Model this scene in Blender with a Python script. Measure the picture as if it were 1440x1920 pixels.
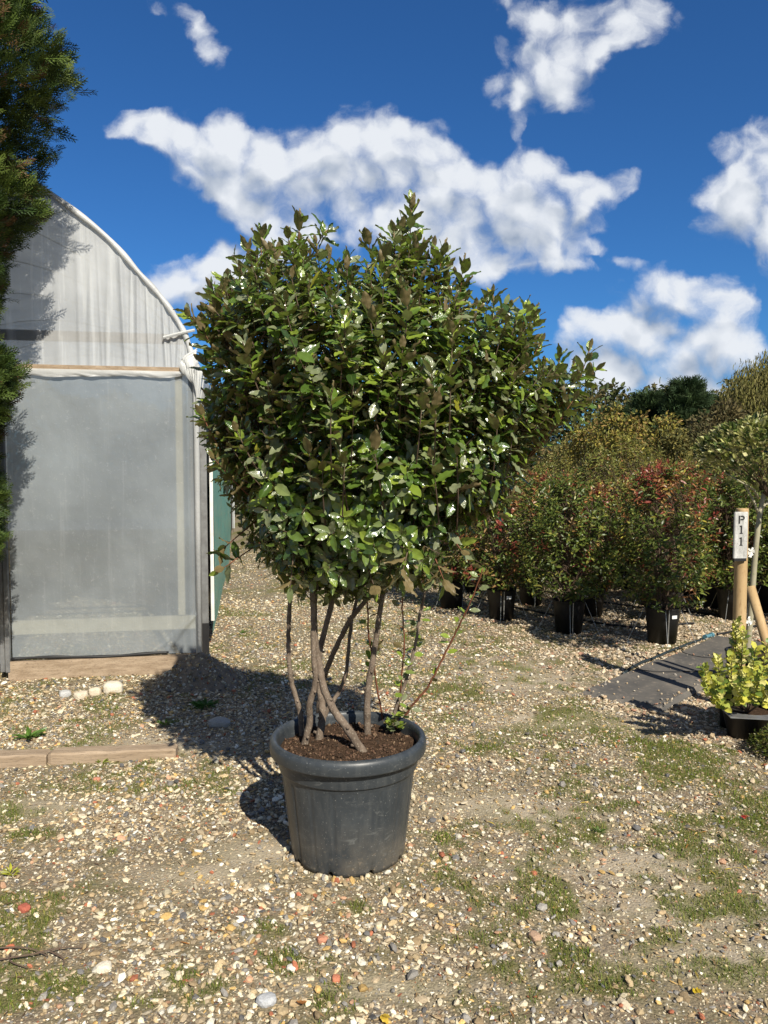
import bpy, math, random
import numpy as np
from mathutils import Vector
R = math.radians
rng = np.random.default_rng(7)
random.seed(7)
for o in list(bpy.data.objects):
    bpy.data.objects.remove(o)
S = bpy.context.scene
C = S.collection

# ------------------------------------------------------------------ camera
F = 1443.0; PITCH = R(3.2); CAMZ = 1.5
cd = bpy.data.cameras.new('camera'); cam = bpy.data.objects.new('camera', cd); C.objects.link(cam)
cam.location = (0, 0, CAMZ); cam.rotation_euler = (R(90) - PITCH, 0, 0)
cd.sensor_fit = 'VERTICAL'; cd.sensor_height = 36; cd.lens = 36 * F / 1920
cd.clip_start = 0.05; cd.clip_end = 5000
S.camera = cam

def ray(x, y):
    u = (x - 720) / F; v = (960 - y) / F
    return np.array([u, math.cos(PITCH) + v * math.sin(PITCH), -math.sin(PITCH) + v * math.cos(PITCH)])
def P(x, y, Y):
    d = ray(x, y); t = Y / d[1]
    return np.array([d[0] * t, Y, CAMZ + d[2] * t])
def G(x, y, z=0.0):
    d = ray(x, y); t = (z - CAMZ) / d[2]
    return np.array([d[0] * t, d[1] * t, z])

# ------------------------------------------------------------------ sun + sky
SUN_EL = R(40.0); SUN_AZ = math.atan2(0.40, -0.916)      # direction to the sun: (sin, cos)
sdir = Vector((math.sin(SUN_AZ) * math.cos(SUN_EL), math.cos(SUN_AZ) * math.cos(SUN_EL), math.sin(SUN_EL)))
sl = bpy.data.lights.new('sun', 'SUN'); sl.energy = 5.0; sl.angle = R(0.5); sl.color = (1, .93, .80)
so = bpy.data.objects.new('sun', sl); C.objects.link(so)
so.rotation_euler = (-sdir).to_track_quat('-Z', 'Y').to_euler()
S.view_settings.view_transform = 'Standard'; S.view_settings.look = 'None'
S.view_settings.gamma = 1; S.view_settings.exposure = 0.48
S.cycles.use_denoising = True
S.cycles.max_bounces = 7; S.cycles.diffuse_bounces = 3; S.cycles.glossy_bounces = 2
S.cycles.transmission_bounces = 4; S.cycles.transparent_max_bounces = 10
S.cycles.sample_clamp_indirect = 6

class NT:
    """tiny node helper"""
    def __init__(s, nt): s.t = nt; s.n = nt.nodes; s.l = nt.links
    def node(s, typ, **kw):
        n = s.n.new(typ)
        for k, v in kw.items():
            if k == 'ins':
                for a, b in v.items():
                    if hasattr(b, 'is_output') or isinstance(b, bpy.types.NodeSocket): s.l.new(b, n.inputs[a])
                    else: n.inputs[a].default_value = b
            else: setattr(n, k, v)
        return n
    def math(s, op, a, b=0.0, c=None, clamp=False):
        n = s.n.new('ShaderNodeMath'); n.operation = op; n.use_clamp = clamp
        for i, q in enumerate((a, b) if c is None else (a, b, c)):
            if isinstance(q, bpy.types.NodeSocket): s.l.new(q, n.inputs[i])
            else: n.inputs[i].default_value = q
        return n.outputs[0]
    def vm(s, op, a, b=(0, 0, 0)):
        n = s.n.new('ShaderNodeVectorMath'); n.operation = op
        for i, q in enumerate((a, b)):
            if isinstance(q, bpy.types.NodeSocket): s.l.new(q, n.inputs[i])
            else: n.inputs[i].default_value = q
        return n.outputs['Value'] if op in ('LENGTH', 'DOT_PRODUCT') else n.outputs[0]
    def mr(s, v, a, b, c=0.0, d=1.0, smooth=False):
        n = s.n.new('ShaderNodeMapRange'); n.interpolation_type = 'SMOOTHSTEP' if smooth else 'LINEAR'
        s.l.new(v, n.inputs[0])
        for i, q in enumerate((a, b, c, d)): n.inputs[i + 1].default_value = q
        return n.outputs[0]
    def noise(s, vec, scale, detail=4, rough=.5, dist=0.0):
        n = s.n.new('ShaderNodeTexNoise'); n.inputs['Scale'].default_value = scale
        n.inputs['Detail'].default_value = detail; n.inputs['Roughness'].default_value = rough
        n.inputs['Distortion'].default_value = dist
        if vec is not None: s.l.new(vec, n.inputs['Vector'])
        return n.outputs['Fac'], n.outputs['Color']
    def mix(s, f, a, b, mode='MIX'):
        n = s.n.new('ShaderNodeMix'); n.data_type = 'RGBA'; n.blend_type = mode
        for i, q in ((0, f), (6, a), (7, b)):
            if isinstance(q, bpy.types.NodeSocket): s.l.new(q, n.inputs[i])
            else: n.inputs[i].default_value = q if i == 0 else (*q, 1)[:4]
        return n.outputs[2]
    def ramp(s, f, stops, const=False):
        n = s.n.new('ShaderNodeValToRGB'); cr = n.color_ramp
        if const: cr.interpolation = 'CONSTANT'
        while len(cr.elements) < len(stops): cr.elements.new(0.5)
        for e, (p, c) in zip(cr.elements, stops): e.position = p; e.color = (*c, 1)[:4]
        s.l.new(f, n.inputs[0]); return n.outputs[0]

W = bpy.data.worlds.new("World"); S.world = W; W.use_nodes = True
W.cycles.sampling_method = 'MANUAL'; W.cycles.sample_map_resolution = 512
w = NT(W.node_tree)
for n in list(w.n): w.n.remove(n)
# clouds: blobs in the tangent plane facing +Y (world directions), broken up with noise
BL = [(262,238,50,24,-10,.95),(320,262,70,38,-18,1),(400,280,80,48,-20,1),(455,262,60,40,0,.9),(480,340,90,55,-22,1),(560,370,110,60,-15,1),(600,320,60,40,0,.8),
      (692,262,60,52,0,1),(700,330,110,80,-10,1),(640,400,110,50,0,1),(790,290,48,46,0,.95),(800,370,110,80,0,1),(880,350,50,40,0,.9),(890,420,100,70,0,1),(960,440,90,60,0,1),
      (1010,335,52,42,0,1),(1030,395,80,55,15,1),(1115,348,60,26,25,.95),(915,480,90,24,0,.75),
      (345,545,60,36,0,1),(420,525,50,45,0,.95),(480,480,60,60,0,.95),
      (1010,120,85,52,15,1),(1070,60,60,50,0,.95),(1100,120,45,50,0,.9),(1150,75,50,22,40,.8),(1205,40,42,34,40,.95),(968,205,16,44,6,.7),(1000,25,34,20,0,.6),(945,10,30,18,0,.5),
      (388,70,22,46,30,.72),(345,20,60,16,-35,.62),
      (1420,320,60,60,20,1),(1370,385,60,44,30,.95),(1430,400,40,40,0,.9),(1395,262,55,24,10,.85),
      (1262,545,80,34,0,1),(1335,575,56,30,-15,.9),(1385,585,30,14,0,.7),(1110,610,50,26,0,.95),(1180,630,70,40,0,1),(1290,660,110,46,0,1.05),(1080,680,70,34,0,.95),(1190,720,110,34,0,1),(1360,650,50,40,0,.9),(1290,745,180,24,0,.8),
      (1070,495,44,13,0,.72),(1190,482,34,12,-15,.65),(1130,455,40,10,0,.55),(1257,421,14,11,0,.7),(1425,460,26,18,0,.6),
      (1600,480,130,60,0,1),(-300,400,200,60,10,1),(1800,150,180,90,0,1)]
gr = bpy.data.node_groups.new('cloud_density', 'ShaderNodeTree')
gr.interface.new_socket('P', in_out='INPUT', socket_type='NodeSocketVector')
gr.interface.new_socket('D', in_out='OUTPUT', socket_type='NodeSocketFloat')
gr.interface.new_socket('L', in_out='OUTPUT', socket_type='NodeSocketFloat')
g = NT(gr); gi = g.n.new('NodeGroupInput'); go = g.n.new('NodeGroupOutput')
p0 = gi.outputs[0]
_, wc = g.noise(p0, 6.0, 3, .5)
warp = g.vm('MULTIPLY', g.vm('SUBTRACT', wc, (.5, .5, .5)), (.085, .065, 0))
_, wc2 = g.noise(p0, 24.0, 4, .6)
warp = g.vm('ADD', warp, g.vm('MULTIPLY', g.vm('SUBTRACT', wc2, (.5, .5, .5)), (.030, .026, 0)))
pw = g.vm('ADD', p0, warp)
acc = None
for (x, y, rx, ry, rot, wt) in BL:
    d = ray(x, y)
    m = g.n.new('ShaderNodeMapping'); m.vector_type = 'TEXTURE'
    m.inputs['Location'].default_value = (d[0] / d[1], d[2] / d[1], 0)
    m.inputs['Rotation'].default_value = (0, 0, R(rot))
    m.inputs['Scale'].default_value = (rx / F * 1.60, ry / F * 1.60, 1)
    if acc is None: g.l.new(pw, m.inputs['Vector'])
    else:            # evaluated one after the other (keeps the shader's stack small)
        ch = g.n.new('ShaderNodeVectorMath'); ch.operation = 'MULTIPLY_ADD'; g.l.new(acc, ch.inputs[0]); ch.inputs[1].default_value = (1e-7, 1e-7, 1e-7); g.l.new(pw, ch.inputs[2])
        g.l.new(ch.outputs[0], m.inputs['Vector'])
    ln = g.vm('LENGTH', m.outputs[0])
    v = g.mr(ln, 1.25, 0.0, 0.0, wt, smooth=True)
    acc = v if acc is None else g.math('ADD', acc, v)
acc = g.math('MINIMUM', acc, 1.05)
f1, _ = g.noise(pw, 7.5, 10, .62, .15)
f2, _ = g.noise(pw, 30.0, 8, .68)
def puff(vec, scale, k):
    n = g.n.new('ShaderNodeTexVoronoi'); n.feature = 'SMOOTH_F1'; n.voronoi_dimensions = '2D'; g.l.new(vec, n.inputs['Vector']); n.inputs['Scale'].default_value = scale; n.inputs['Smoothness'].default_value = .35
    return g.math('MULTIPLY', g.math('SUBTRACT', .42, n.outputs['Distance']), k)
bil = g.math('ADD', puff(pw, 13.0, .85), puff(pw, 31.0, .75))
nz = g.math('ADD', g.math('MULTIPLY', g.math('SUBTRACT', f1, .5), 1.7), g.math('ADD', g.math('MULTIPLY', g.math('SUBTRACT', f2, .5), 1.0), bil))
f3, _ = g.noise(p0, 6.0, 3, .5)
nlow = g.math('ADD', g.math('MULTIPLY', g.math('SUBTRACT', f3, .5), 1.8), bil)
nlow = g.math('ADD', nlow, g.math('MULTIPLY', g.math('SUBTRACT', f2, .5), .35))
dd = g.math('ADD', acc, nz)
# no noise clouds outside the blobs
dd = g.math('MULTIPLY', dd, g.mr(acc, 0.0, .22, 0, 1))
g.l.new(dd, go.inputs[0]); g.l.new(g.math('ADD', acc, nlow), go.inputs[1])

tc = w.node('ShaderNodeTexCoord')
dirv = tc.outputs['Generated']
sx = w.node('ShaderNodeSeparateXYZ', ins={0: dirv})
dy = w.math('MAXIMUM', sx.outputs[1], .04)
pu = w.math('DIVIDE', sx.outputs[0], dy); pv = w.math('DIVIDE', sx.outputs[2], dy)
cp = w.node('ShaderNodeCombineXYZ', ins={0: pu, 1: pv}).outputs[0]
def dens(vec):
    n = w.n.new('ShaderNodeGroup'); n.node_tree = gr; w.l.new(vec, n.inputs[0]); return n.outputs[0], n.outputs[1]
D0, S0 = dens(cp); D1, S1 = dens(w.vm('ADD', cp, (.014, .036, 0)))
alpha = w.mr(D0, .18, 1.30, 0, 1, smooth=True)
alpha = w.math('MULTIPLY', alpha, w.mr(sx.outputs[1], .05, .15))
alpha = w.math('MULTIPLY', alpha, .96)
lit = w.mr(w.math('SUBTRACT', S0, S1), -1.05, .62, 0, 1)
thick = w.math('ADD', w.math('MULTIPLY', w.mr(D0, .7, 1.9, 0, 1), 1.0), w.mr(pv, .50, .12, 0, .9))
bright = w.math('SUBTRACT', w.math('ADD', w.math('MULTIPLY', lit, 1.0), .42), w.math('MULTIPLY', thick, .22))
ccol = w.mix(w.mr(bright, .38, 1.05), (4.2, 5.4, 7.4), (13.2, 13.7, 14.4))
sky = w.node('ShaderNodeTexSky', sky_type='NISHITA', sun_disc=False, sun_elevation=SUN_EL,
             sun_rotation=SUN_AZ, altitude=0, air_density=1.0, dust_density=.3, ozone_density=3.0)
skc = w.mix(1.0, sky.outputs[0], (.42, .97, 1.58), 'MULTIPLY')
col = w.mix(alpha, skc, ccol)
# unseen broken cloud behind and above the camera, added to neutralise the fill light
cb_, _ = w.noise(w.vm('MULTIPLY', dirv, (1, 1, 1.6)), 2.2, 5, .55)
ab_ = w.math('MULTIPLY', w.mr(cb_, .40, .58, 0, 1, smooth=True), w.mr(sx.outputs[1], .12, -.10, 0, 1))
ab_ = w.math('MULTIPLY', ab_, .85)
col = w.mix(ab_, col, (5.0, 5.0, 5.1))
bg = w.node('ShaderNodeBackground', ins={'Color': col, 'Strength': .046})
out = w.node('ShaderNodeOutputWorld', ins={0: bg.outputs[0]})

# ------------------------------------------------------------------ helpers
def link(o, parent=None):
    C.objects.link(o)
    if parent is not None: o.parent = parent
    return o
def thing(name, label, cat, loc=(0, 0, 0), rz=0, group=None):
    o = bpy.data.objects.new(name, None); o.empty_display_size = .1; C.objects.link(o)
    o.location = loc; o.rotation_euler = (0, 0, rz)
    o['label'] = label; o['category'] = cat
    if group: o['group'] = group
    return o
def tag(o, label, cat, group=None):
    o['label'] = label; o['category'] = cat
    if group: o['group'] = group
    return o
class MB:
    def __init__(s): s.V = []; s.F = {}; s.A = []; s.n = 0; s.hasA = False
    def add(s, V, Fc, A=None):
        V = np.asarray(V, float).reshape(-1, 3)
        fl = Fc if isinstance(Fc, list) and len(Fc) and isinstance(Fc[0], np.ndarray) else None
        if fl is None:
            by = {}
            for f in Fc: by.setdefault(len(f), []).append(f)
            fl = [np.array(v) for v in by.values()]
        for f in fl: s.F.setdefault(f.shape[1], []).append(f + s.n)
        s.V.append(V)
        if A is None: A = np.zeros((len(V), 3))
        else: s.hasA = True; A = np.broadcast_to(np.asarray(A, float), (len(V), 3))
        s.A.append(A); s.n += len(V); return s
    def build(s, name, mat, parent=None, smooth=False, loc=None):
        me = bpy.data.meshes.new(name)
        V = np.concatenate(s.V).astype(np.float32)
        if loc is not None: V = V - np.asarray(loc, np.float32)
        me.vertices.add(len(V)); me.vertices.foreach_set('co', V.ravel())
        loops = []; starts = []; tot = 0
        for k, fs in s.F.items():
            f = np.concatenate(fs); loops.append(f.ravel()); starts.append(tot + np.arange(len(f)) * k); tot += f.size
        loops = np.concatenate(loops).astype(np.int32); starts = np.concatenate(starts).astype(np.int32)
        me.loops.add(len(loops)); me.loops.foreach_set('vertex_index', loops)
        me.polygons.add(len(starts)); me.polygons.foreach_set('loop_start', starts)
        if s.hasA:
            at = me.attributes.new('tint', 'FLOAT_COLOR', 'POINT')
            A = np.concatenate(s.A); A4 = np.ones((len(A), 4), np.float32); A4[:, :3] = A
            at.data.foreach_set('color', A4.ravel())
        me.update(calc_edges=True); me.validate()
        me.polygons.foreach_set('use_smooth', np.full(len(me.polygons), bool(smooth)))
        me.materials.append(mat)
        o = bpy.data.objects.new(name, me); link(o, parent)
        if loc is not None: o.location = loc
        return o
BOXF = np.array([(0, 3, 2, 1), (4, 5, 6, 7), (0, 1, 5, 4), (1, 2, 6, 5), (2, 3, 7, 6), (3, 0, 4, 7)])
def box(mb, c, sx_, sy_, sz_, rot=None, bev=0.0, A=None):
    """box centred at c; rot = 3x3"""
    if bev <= 0:
        v = np.array([(-1, -1, -1), (1, -1, -1), (1, 1, -1), (-1, 1, -1), (-1, -1, 1), (1, -1, 1), (1, 1, 1), (-1, 1, 1)]) * .5 * np.array([sx_, sy_, sz_])
        f = [BOXF]
    else:
        import bmesh
        bm = bmesh.new(); bmesh.ops.create_cube(bm, size=1)
        for q in bm.verts: q.co.x *= sx_; q.co.y *= sy_; q.co.z *= sz_
        bmesh.ops.bevel(bm, geom=list(bm.edges), offset=bev, segments=2, affect='EDGES')
        bm.verts.index_update(); v = np.array([q.co[:] for q in bm.verts]); f = [[q.index for q in fc.verts] for fc in bm.faces]; bm.free()
    if rot is not None: v = v @ np.asarray(rot).T
    mb.add(v + np.asarray(c), f, A)
def rotz(a): c, s = math.cos(a), math.sin(a); return np.array([(c, -s, 0), (s, c, 0), (0, 0, 1)])
def crom(pts, n=6):
    p = np.array(pts, float); p = np.vstack([2 * p[0] - p[1], p, 2 * p[-1] - p[-2]]); o = []
    for i in range(1, len(p) - 2):
        for t in np.linspace(0, 1, n, endpoint=False):
            a, b, c, d = p[i - 1:i + 3]
            o.append(.5 * ((2 * b) + (-a + c) * t + (2 * a - 5 * b + 4 * c - d) * t * t + (-a + 3 * b - 3 * c + d) * t ** 3))
    o.append(p[-2]); return np.array(o)
def tube(mb, pts, rad, sides=6, A=None, caps=True, jit=0.0):
    p = np.asarray(pts, float); n = len(p); rad = np.broadcast_to(rad, (n,)).astype(float)
    t = np.gradient(p, axis=0); t /= np.linalg.norm(t, axis=1)[:, None] + 1e-9
    ref = np.array([0, 0, 1.]) if abs(t[0][2]) < .9 else np.array([1., 0, 0])
    V = []; u = np.cross(t[0], ref); u /= np.linalg.norm(u)
    for i in range(n):
        u = u - t[i] * u.dot(t[i]); u /= np.linalg.norm(u) + 1e-9
        b = np.cross(t[i], u); a = np.linspace(0, 2 * np.pi, sides, endpoint=False)
        r = rad[i] * (1 + (jit * (rng.random(sides) - .5) if jit else 0))
        V.append(p[i] + (np.cos(a) * r)[:, None] * u + (np.sin(a) * r)[:, None] * b)
    V = np.vstack(V); i = np.arange(n - 1)[:, None] * sides; j = np.arange(sides)[None, :]; k = (j + 1) % sides
    fq = np.stack([i + j, i + k, i + sides + k, i + sides + j], -1).reshape(-1, 4)
    fl = [fq]
    if caps:
        fl.append(np.array([list(range(sides))[::-1], [(n - 1) * sides + q for q in range(sides)]]))
    mb.add(V, fl, A)
def lathe(mb, prof, seg=48, fn=None, A=None, close=False):
    prof = np.array(prof, float); a = np.linspace(0, 2 * np.pi, seg, endpoint=False)
    V = []
    for i, (r, z) in enumerate(prof):
        rr = np.full(seg, r); zz = np.full(seg, z)
        if fn: rr, zz = fn(i, a, rr, zz)
        V.append(np.stack([rr * np.cos(a), rr * np.sin(a), zz], 1))
    n = len(prof); i = np.arange(n - 1)[:, None] * seg; j = np.arange(seg)[None, :]; k = (j + 1) % seg
    fl = [np.stack([i + j, i + k, i + seg + k, i + seg + j], -1).reshape(-1, 4)]
    mb.add(np.vstack(V), fl, A)
def vnoise(x, y, seed=0):
    x = np.asarray(x, float); y = np.asarray(y, float)
    xi = np.floor(x).astype(np.int64); yi = np.floor(y).astype(np.int64); xf = x - xi; yf = y - yi
    def h(a, b):
        n = (a * 374761393 + b * 668265263 + seed * 974711) & 0x7fffffff
        n = ((n ^ (n >> 13)) * 1274126177) & 0x7fffffff
        return ((n ^ (n >> 16)) & 0xffff) / 65535.0
    u = xf * xf * (3 - 2 * xf); v = yf * yf * (3 - 2 * yf)
    return (h(xi, yi) * (1 - u) + h(xi + 1, yi) * u) * (1 - v) + (h(xi, yi + 1) * (1 - u) + h(xi + 1, yi + 1) * u) * v
def fbm(x, y, seed=0, oct=4):
    s = 0; a = .5; t = 0
    for i in range(oct): s = s + a * vnoise(x * 2 ** i, y * 2 ** i, seed + i * 17); t += a; a *= .5
    return s / t
def batch(mb, tv, tf, M, T, A):
    """N copies of a template: M (N,3,3) columns = axes, T (N,3), A (N,nv,3) or (N,3)"""
    N = len(T)
    if N == 0: return
    V = np.einsum('nij,vj->nvi', M, tv) + T[:, None, :]
    nv = len(tv); off = (np.arange(N) * nv)
    fl = [(f[None] + off[:, None, None]).reshape(-1, f.shape[1]) for f in tf]
    A = np.asarray(A, float)
    if A.ndim == 2: A = np.repeat(A[:, None, :], nv, 1)
    mb.add(V.reshape(-1, 3), fl, A.reshape(-1, 3))
def unit(a): return a / (np.linalg.norm(a, axis=-1, keepdims=True) + 1e-9)
def randrot(n):
    q = rng.normal(size=(n, 4)); q /= np.linalg.norm(q, axis=1)[:, None]
    a, b, c, d = q.T
    return np.stack([1 - 2 * (c * c + d * d), 2 * (b * c - a * d), 2 * (b * d + a * c), 2 * (b * c + a * d), 1 - 2 * (b * b + d * d), 2 * (c * d - a * b),
                     2 * (b * d - a * c), 2 * (c * d + a * b), 1 - 2 * (b * b + c * c)], 1).reshape(n, 3, 3)

# ------------------------------------------------------------------ materials
def newmat(name):
    m = bpy.data.materials.new(name); m.use_nodes = True; t = NT(m.node_tree)
    for n in list(t.n): t.n.remove(n)
    return m, t
def finish(t, sh, disp=None):
    o = t.node('ShaderNodeOutputMaterial', ins={0: sh})
def bump(t, h, strength=.5, dist=.01):
    return t.node('ShaderNodeBump', ins={'Height': h, 'Strength': strength, 'Distance': dist}).outputs[0]
def princ(t, col, rough=.6, spec=.5, nrm=None, **kw):
    ins = {'Base Color': col if isinstance(col, bpy.types.NodeSocket) else (*col, 1)[:4], 'Roughness': rough, 'Specular IOR Level': spec}
    if nrm is not None: ins['Normal'] = nrm
    ins.update(kw)
    return t.node('ShaderNodeBsdfPrincipled', ins=ins).outputs[0]
def mat_noise(name, c1, c2, scale=8, rough=.7, spec=.3, bs=.4, bd=.004, stretch=(1, 1, 1), detail=6, metal=0.0, c3=None):
    m, t = newmat(name); tcn = t.node('ShaderNodeTexCoord').outputs['Object']
    v = t.vm('MULTIPLY', tcn, stretch)
    f, _ = t.noise(v, scale, detail, .6)
    f2, _ = t.noise(v, scale * 7, 3, .6)
    col = t.mix(t.mr(f, .3, .7), c1, c2)
    if c3: col = t.mix(t.mr(f2, .55, .72), col, c3)
    h = t.math('ADD', f, t.math('MULTIPLY', f2, .4))
    finish(t, princ(t, col, rough, spec, bump(t, h, bs, bd), **{'Metallic': metal}))
    return m
def mat_tint(name, rough=.7, spec=.3, nscale=60, var=.35, bs=.3, trans=0.0, geo=True):
    """colour comes from each piece's own colour (attribute), with fine noise"""
    m, t = newmat(name); a = t.node('ShaderNodeAttribute', attribute_name='tint').outputs['Color']
    gp = t.node('ShaderNodeNewGeometry').outputs['Position']
    f, _ = t.noise(gp, nscale, 4, .6)
    k = t.mr(f, .25, .75, 1 - var, 1 + var)
    col = t.vm('SCALE', a); t.l.new(k, col.node.inputs['Scale'])
    sh = princ(t, col, rough, spec, bump(t, f, bs, .004))
    if trans:
        tr = t.node('ShaderNodeBsdfTranslucent', ins={'Color': col}).outputs[0]
        sh = t.node('ShaderNodeMixShader', ins={0: trans, 1: sh, 2: tr}).outputs[0]
    finish(t, sh); return m
def mat_leaf(name, top_gloss=.3, back=(.27, .20, .09), trans=.28, spec=.5, backmix=1.0):
    """tint=(across 0..1, along 0..1, random) + second colour attribute not needed: colour from ramp of random"""
    m, t = newmat(name); a = t.node('ShaderNodeAttribute', attribute_name='tint')
    s = t.node('ShaderNodeSeparateXYZ', ins={0: a.outputs['Vector']})
    u, v, r = s.outputs
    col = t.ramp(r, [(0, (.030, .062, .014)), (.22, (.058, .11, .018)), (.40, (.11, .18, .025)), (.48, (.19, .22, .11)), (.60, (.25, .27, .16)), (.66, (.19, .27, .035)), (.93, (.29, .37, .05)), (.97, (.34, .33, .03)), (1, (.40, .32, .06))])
    au = t.math('ABSOLUTE', t.math('SUBTRACT', u, .5))
    rib = t.mr(au, .012, .035, 1, 0)
    # side veins
    vv = t.math('SINE', t.math('MULTIPLY', t.math('SUBTRACT', v, t.math('MULTIPLY', au, .55)), 58.0))
    vein = t.math('MULTIPLY', t.mr(vv, .75, 1, 0, 1), .35)
    pat = t.math('MAXIMUM', rib, vein)
    ctop = t.mix(t.math('MULTIPLY', pat, .45), col, (.15, .22, .06))
    gp = t.node('ShaderNodeNewGeometry')
    nz, _ = t.noise(gp.outputs['Position'], 900, 2, .5)
    cb = t.mix(t.mr(nz, .35, .65), back, tuple(q * .55 for q in back))
    cb = t.mix(t.math('MULTIPLY', rib, .6), cb, (.10, .06, .03))
    cf = t.mix(gp.outputs['Backfacing'], ctop, cb)
    rg = t.math('ADD', top_gloss, t.math('MULTIPLY', gp.outputs['Backfacing'], .3))
    sh = princ(t, cf, .4, spec, bump(t, t.math('SUBTRACT', t.math('MULTIPLY', t.math('SUBTRACT', 1.0, pat), 1), 0), .35, .0012))
    t.l.new(rg, sh.node.inputs['Roughness'])
    tr = t.node('ShaderNodeBsdfTranslucent', ins={'Color': t.mix(.5, col, (.20, .32, .02))}).outputs[0]
    finish(t, t.node('ShaderNodeMixShader', ins={0: trans, 1: sh, 2: tr}).outputs[0])
    return m
M = {}
M['stone'] = mat_tint('stone', .75, .3, 180, .25, .4)
M['blade'] = mat_tint('grass_blade', .6, .3, 40, .2, 0, .3)
M['leafc'] = mat_tint('leaf_coloured', .40, .5, 30, .2, 0, .34)
M['farleaf'] = mat_tint('leaf_far', .6, .2, 3, .3, 0, .2)
M['scale'] = mat_tint('scale_foliage', .6, .25, 25, .3, 0, .15)
M['elae'] = mat_leaf('elaeagnus_leaf', .22, spec=.95)
M['bark'] = mat_noise('bark', (.22, .17, .13), (.10, .075, .055), 26, .85, .2, 1, .006, (1, 1, .6), c3=(.32, .28, .22))
M['barkdark'] = mat_noise('bark_dark', (.09, .06, .045), (.14, .10, .07), 14, .8, .2, .6, .003, (1, 1, .35))
M['redtwig'] = mat_noise('red_twig', (.22, .085, .045), (.13, .05, .03), 20, .6, .3, .3, .001)
M['palebark'] = mat_noise('pale_bark', (.42, .38, .28), (.27, .25, .17), 18, .75, .2, .5, .002, (1, 1, .3), c3=(.2, .22, .12))
M['farbark'] = mat_noise('far_bark', (.14, .11, .08), (.22, .18, .13), 4, .9, .1)
M['soil'] = mat_noise('soil', (.040, .025, .016), (.080, .050, .032), 60, .95, .1, 1, .01, c3=(.02, .012, .008))
M['timber'] = mat_noise('weathered_timber', (.36, .27, .18), (.22, .155, .10), 6, .8, .2, .7, .003, (1, 1, 9), c3=(.14, .10, .07))
M['timberx'] = mat_noise('weathered_timber_long', (.40, .31, .22), (.24, .175, .115), 5, .85, .2, .8, .004, (.7, 9, 9), c3=(.15, .11, .08))
M['paletimber'] = mat_noise('pale_sawn_timber', (.54, .47, .34), (.42, .36, .25), 6, .8, .2, .4, .002, (1, 1, 1))
M['post'] = mat_noise('round_post_wood', (.50, .36, .19), (.38, .25, .12), 5, .6, .3, .4, .002, (2, 2, .5), c3=(.33, .21, .10))
M['blackp'] = mat_noise('black_plastic', (.012, .012, .013), (.02, .02, .021), 20, .5, .4, .2, .001)
M['white'] = mat_noise('white_plastic', (.78, .78, .74), (.62, .61, .56), 12, .5, .4, .2, .001)
M['alu'] = mat_noise('aluminium', (.42, .43, .43), (.28, .28, .28), 20, .4, .5, .1, .001, metal=.7)
M['wire'] = mat_noise('galvanised_wire', (.5, .5, .48), (.35, .35, .34), 30, .4, .5, 0, .001, metal=.6)
M['hose'] = mat_noise('hose_rubber', (.03, .045, .05), (.015, .02, .022), 20, .45, .5, .2, .001)
M['bluefit'] = mat_noise('blue_fitting', (.10, .24, .30), (.07, .16, .2), 20, .4, .5, .1, .001)
M['teal'] = mat_noise('teal_sheet', (.14, .40, .33), (.26, .44, .33), 3, .6, .3, .5, .01, (1, .3, 2), c3=(.30, .36, .28))
M['rubber'] = mat_noise('rubber_mat', (.075, .073, .07), (.16, .145, .125), 3.5, .8, .25, .8, .006, c3=(.20, .17, .14))
M['darkpaint'] = mat_noise('stencil_black', (.02, .02, .02), (.04, .04, .04), 90, .7, .2)
M['signwood'] = mat_noise('whitewashed_board', (.60, .60, .58), (.30, .30, .285), 22, .8, .2, .8, .002, (2, 2, .5), c3=(.16, .16, .15))
M['tag'] = mat_noise('paper_tag', (.75, .75, .72), (.6, .6, .6), 20, .6, .3)
M['bedsoil'] = mat_noise('soil_heap_earth', (.15, .115, .08), (.24, .19, .13), 22, .95, .1, 1, .012, c3=(.25, .22, .17))

# pot plastic, dusty
m, t = newmat('pot_plastic'); oc = t.node('ShaderNodeTexCoord').outputs['Object']
f, _ = t.noise(oc, 7, 5, .6); fs, _ = t.noise(t.vm('MULTIPLY', oc, (14, 14, 2.0)), 3, 5, .6); sp, _ = t.noise(oc, 190, 2, .5)
sz = t.node('ShaderNodeSeparateXYZ', ins={0: oc}).outputs[2]
col = t.mix(t.mr(f, .35, .7), (.028, .034, .040), (.045, .052, .058))
col = t.mix(t.mr(fs, .48, .75, 0, .5), col, (.085, .09, .09))
low = t.math('MULTIPLY', t.mr(sz, .22, .0, 0, 1), t.mr(f, .4, .62, 0, .55))
col = t.mix(low, col, (.16, .135, .10))
col = t.mix(t.mr(sp, .68, .74, 0, .75), col, (.30, .30, .28))
scv, _ = t.noise(t.vm('MULTIPLY', oc, (1, 1, 3.5)), 16, 8, .7, 1.2); sc2, _ = t.noise(oc, 5, 3, .6)
col = t.mix(t.math('MULTIPLY', t.mr(scv, .56, .66, 0, .6), t.mr(sc2, .45, .6)), col, (.14, .145, .14))
spl, _ = t.noise(oc, 70, 4, .7); col = t.mix(t.math('MULTIPLY', t.mr(spl, .60, .66, 0, .7), t.mr(sz, .16, .01)), col, (.26, .21, .15))
finish(t, princ(t, col, .42, .5, bump(t, t.math('ADD', fs, t.math('MULTIPLY', sp, .3)), .25, .002)))
M['pot'] = m
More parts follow.
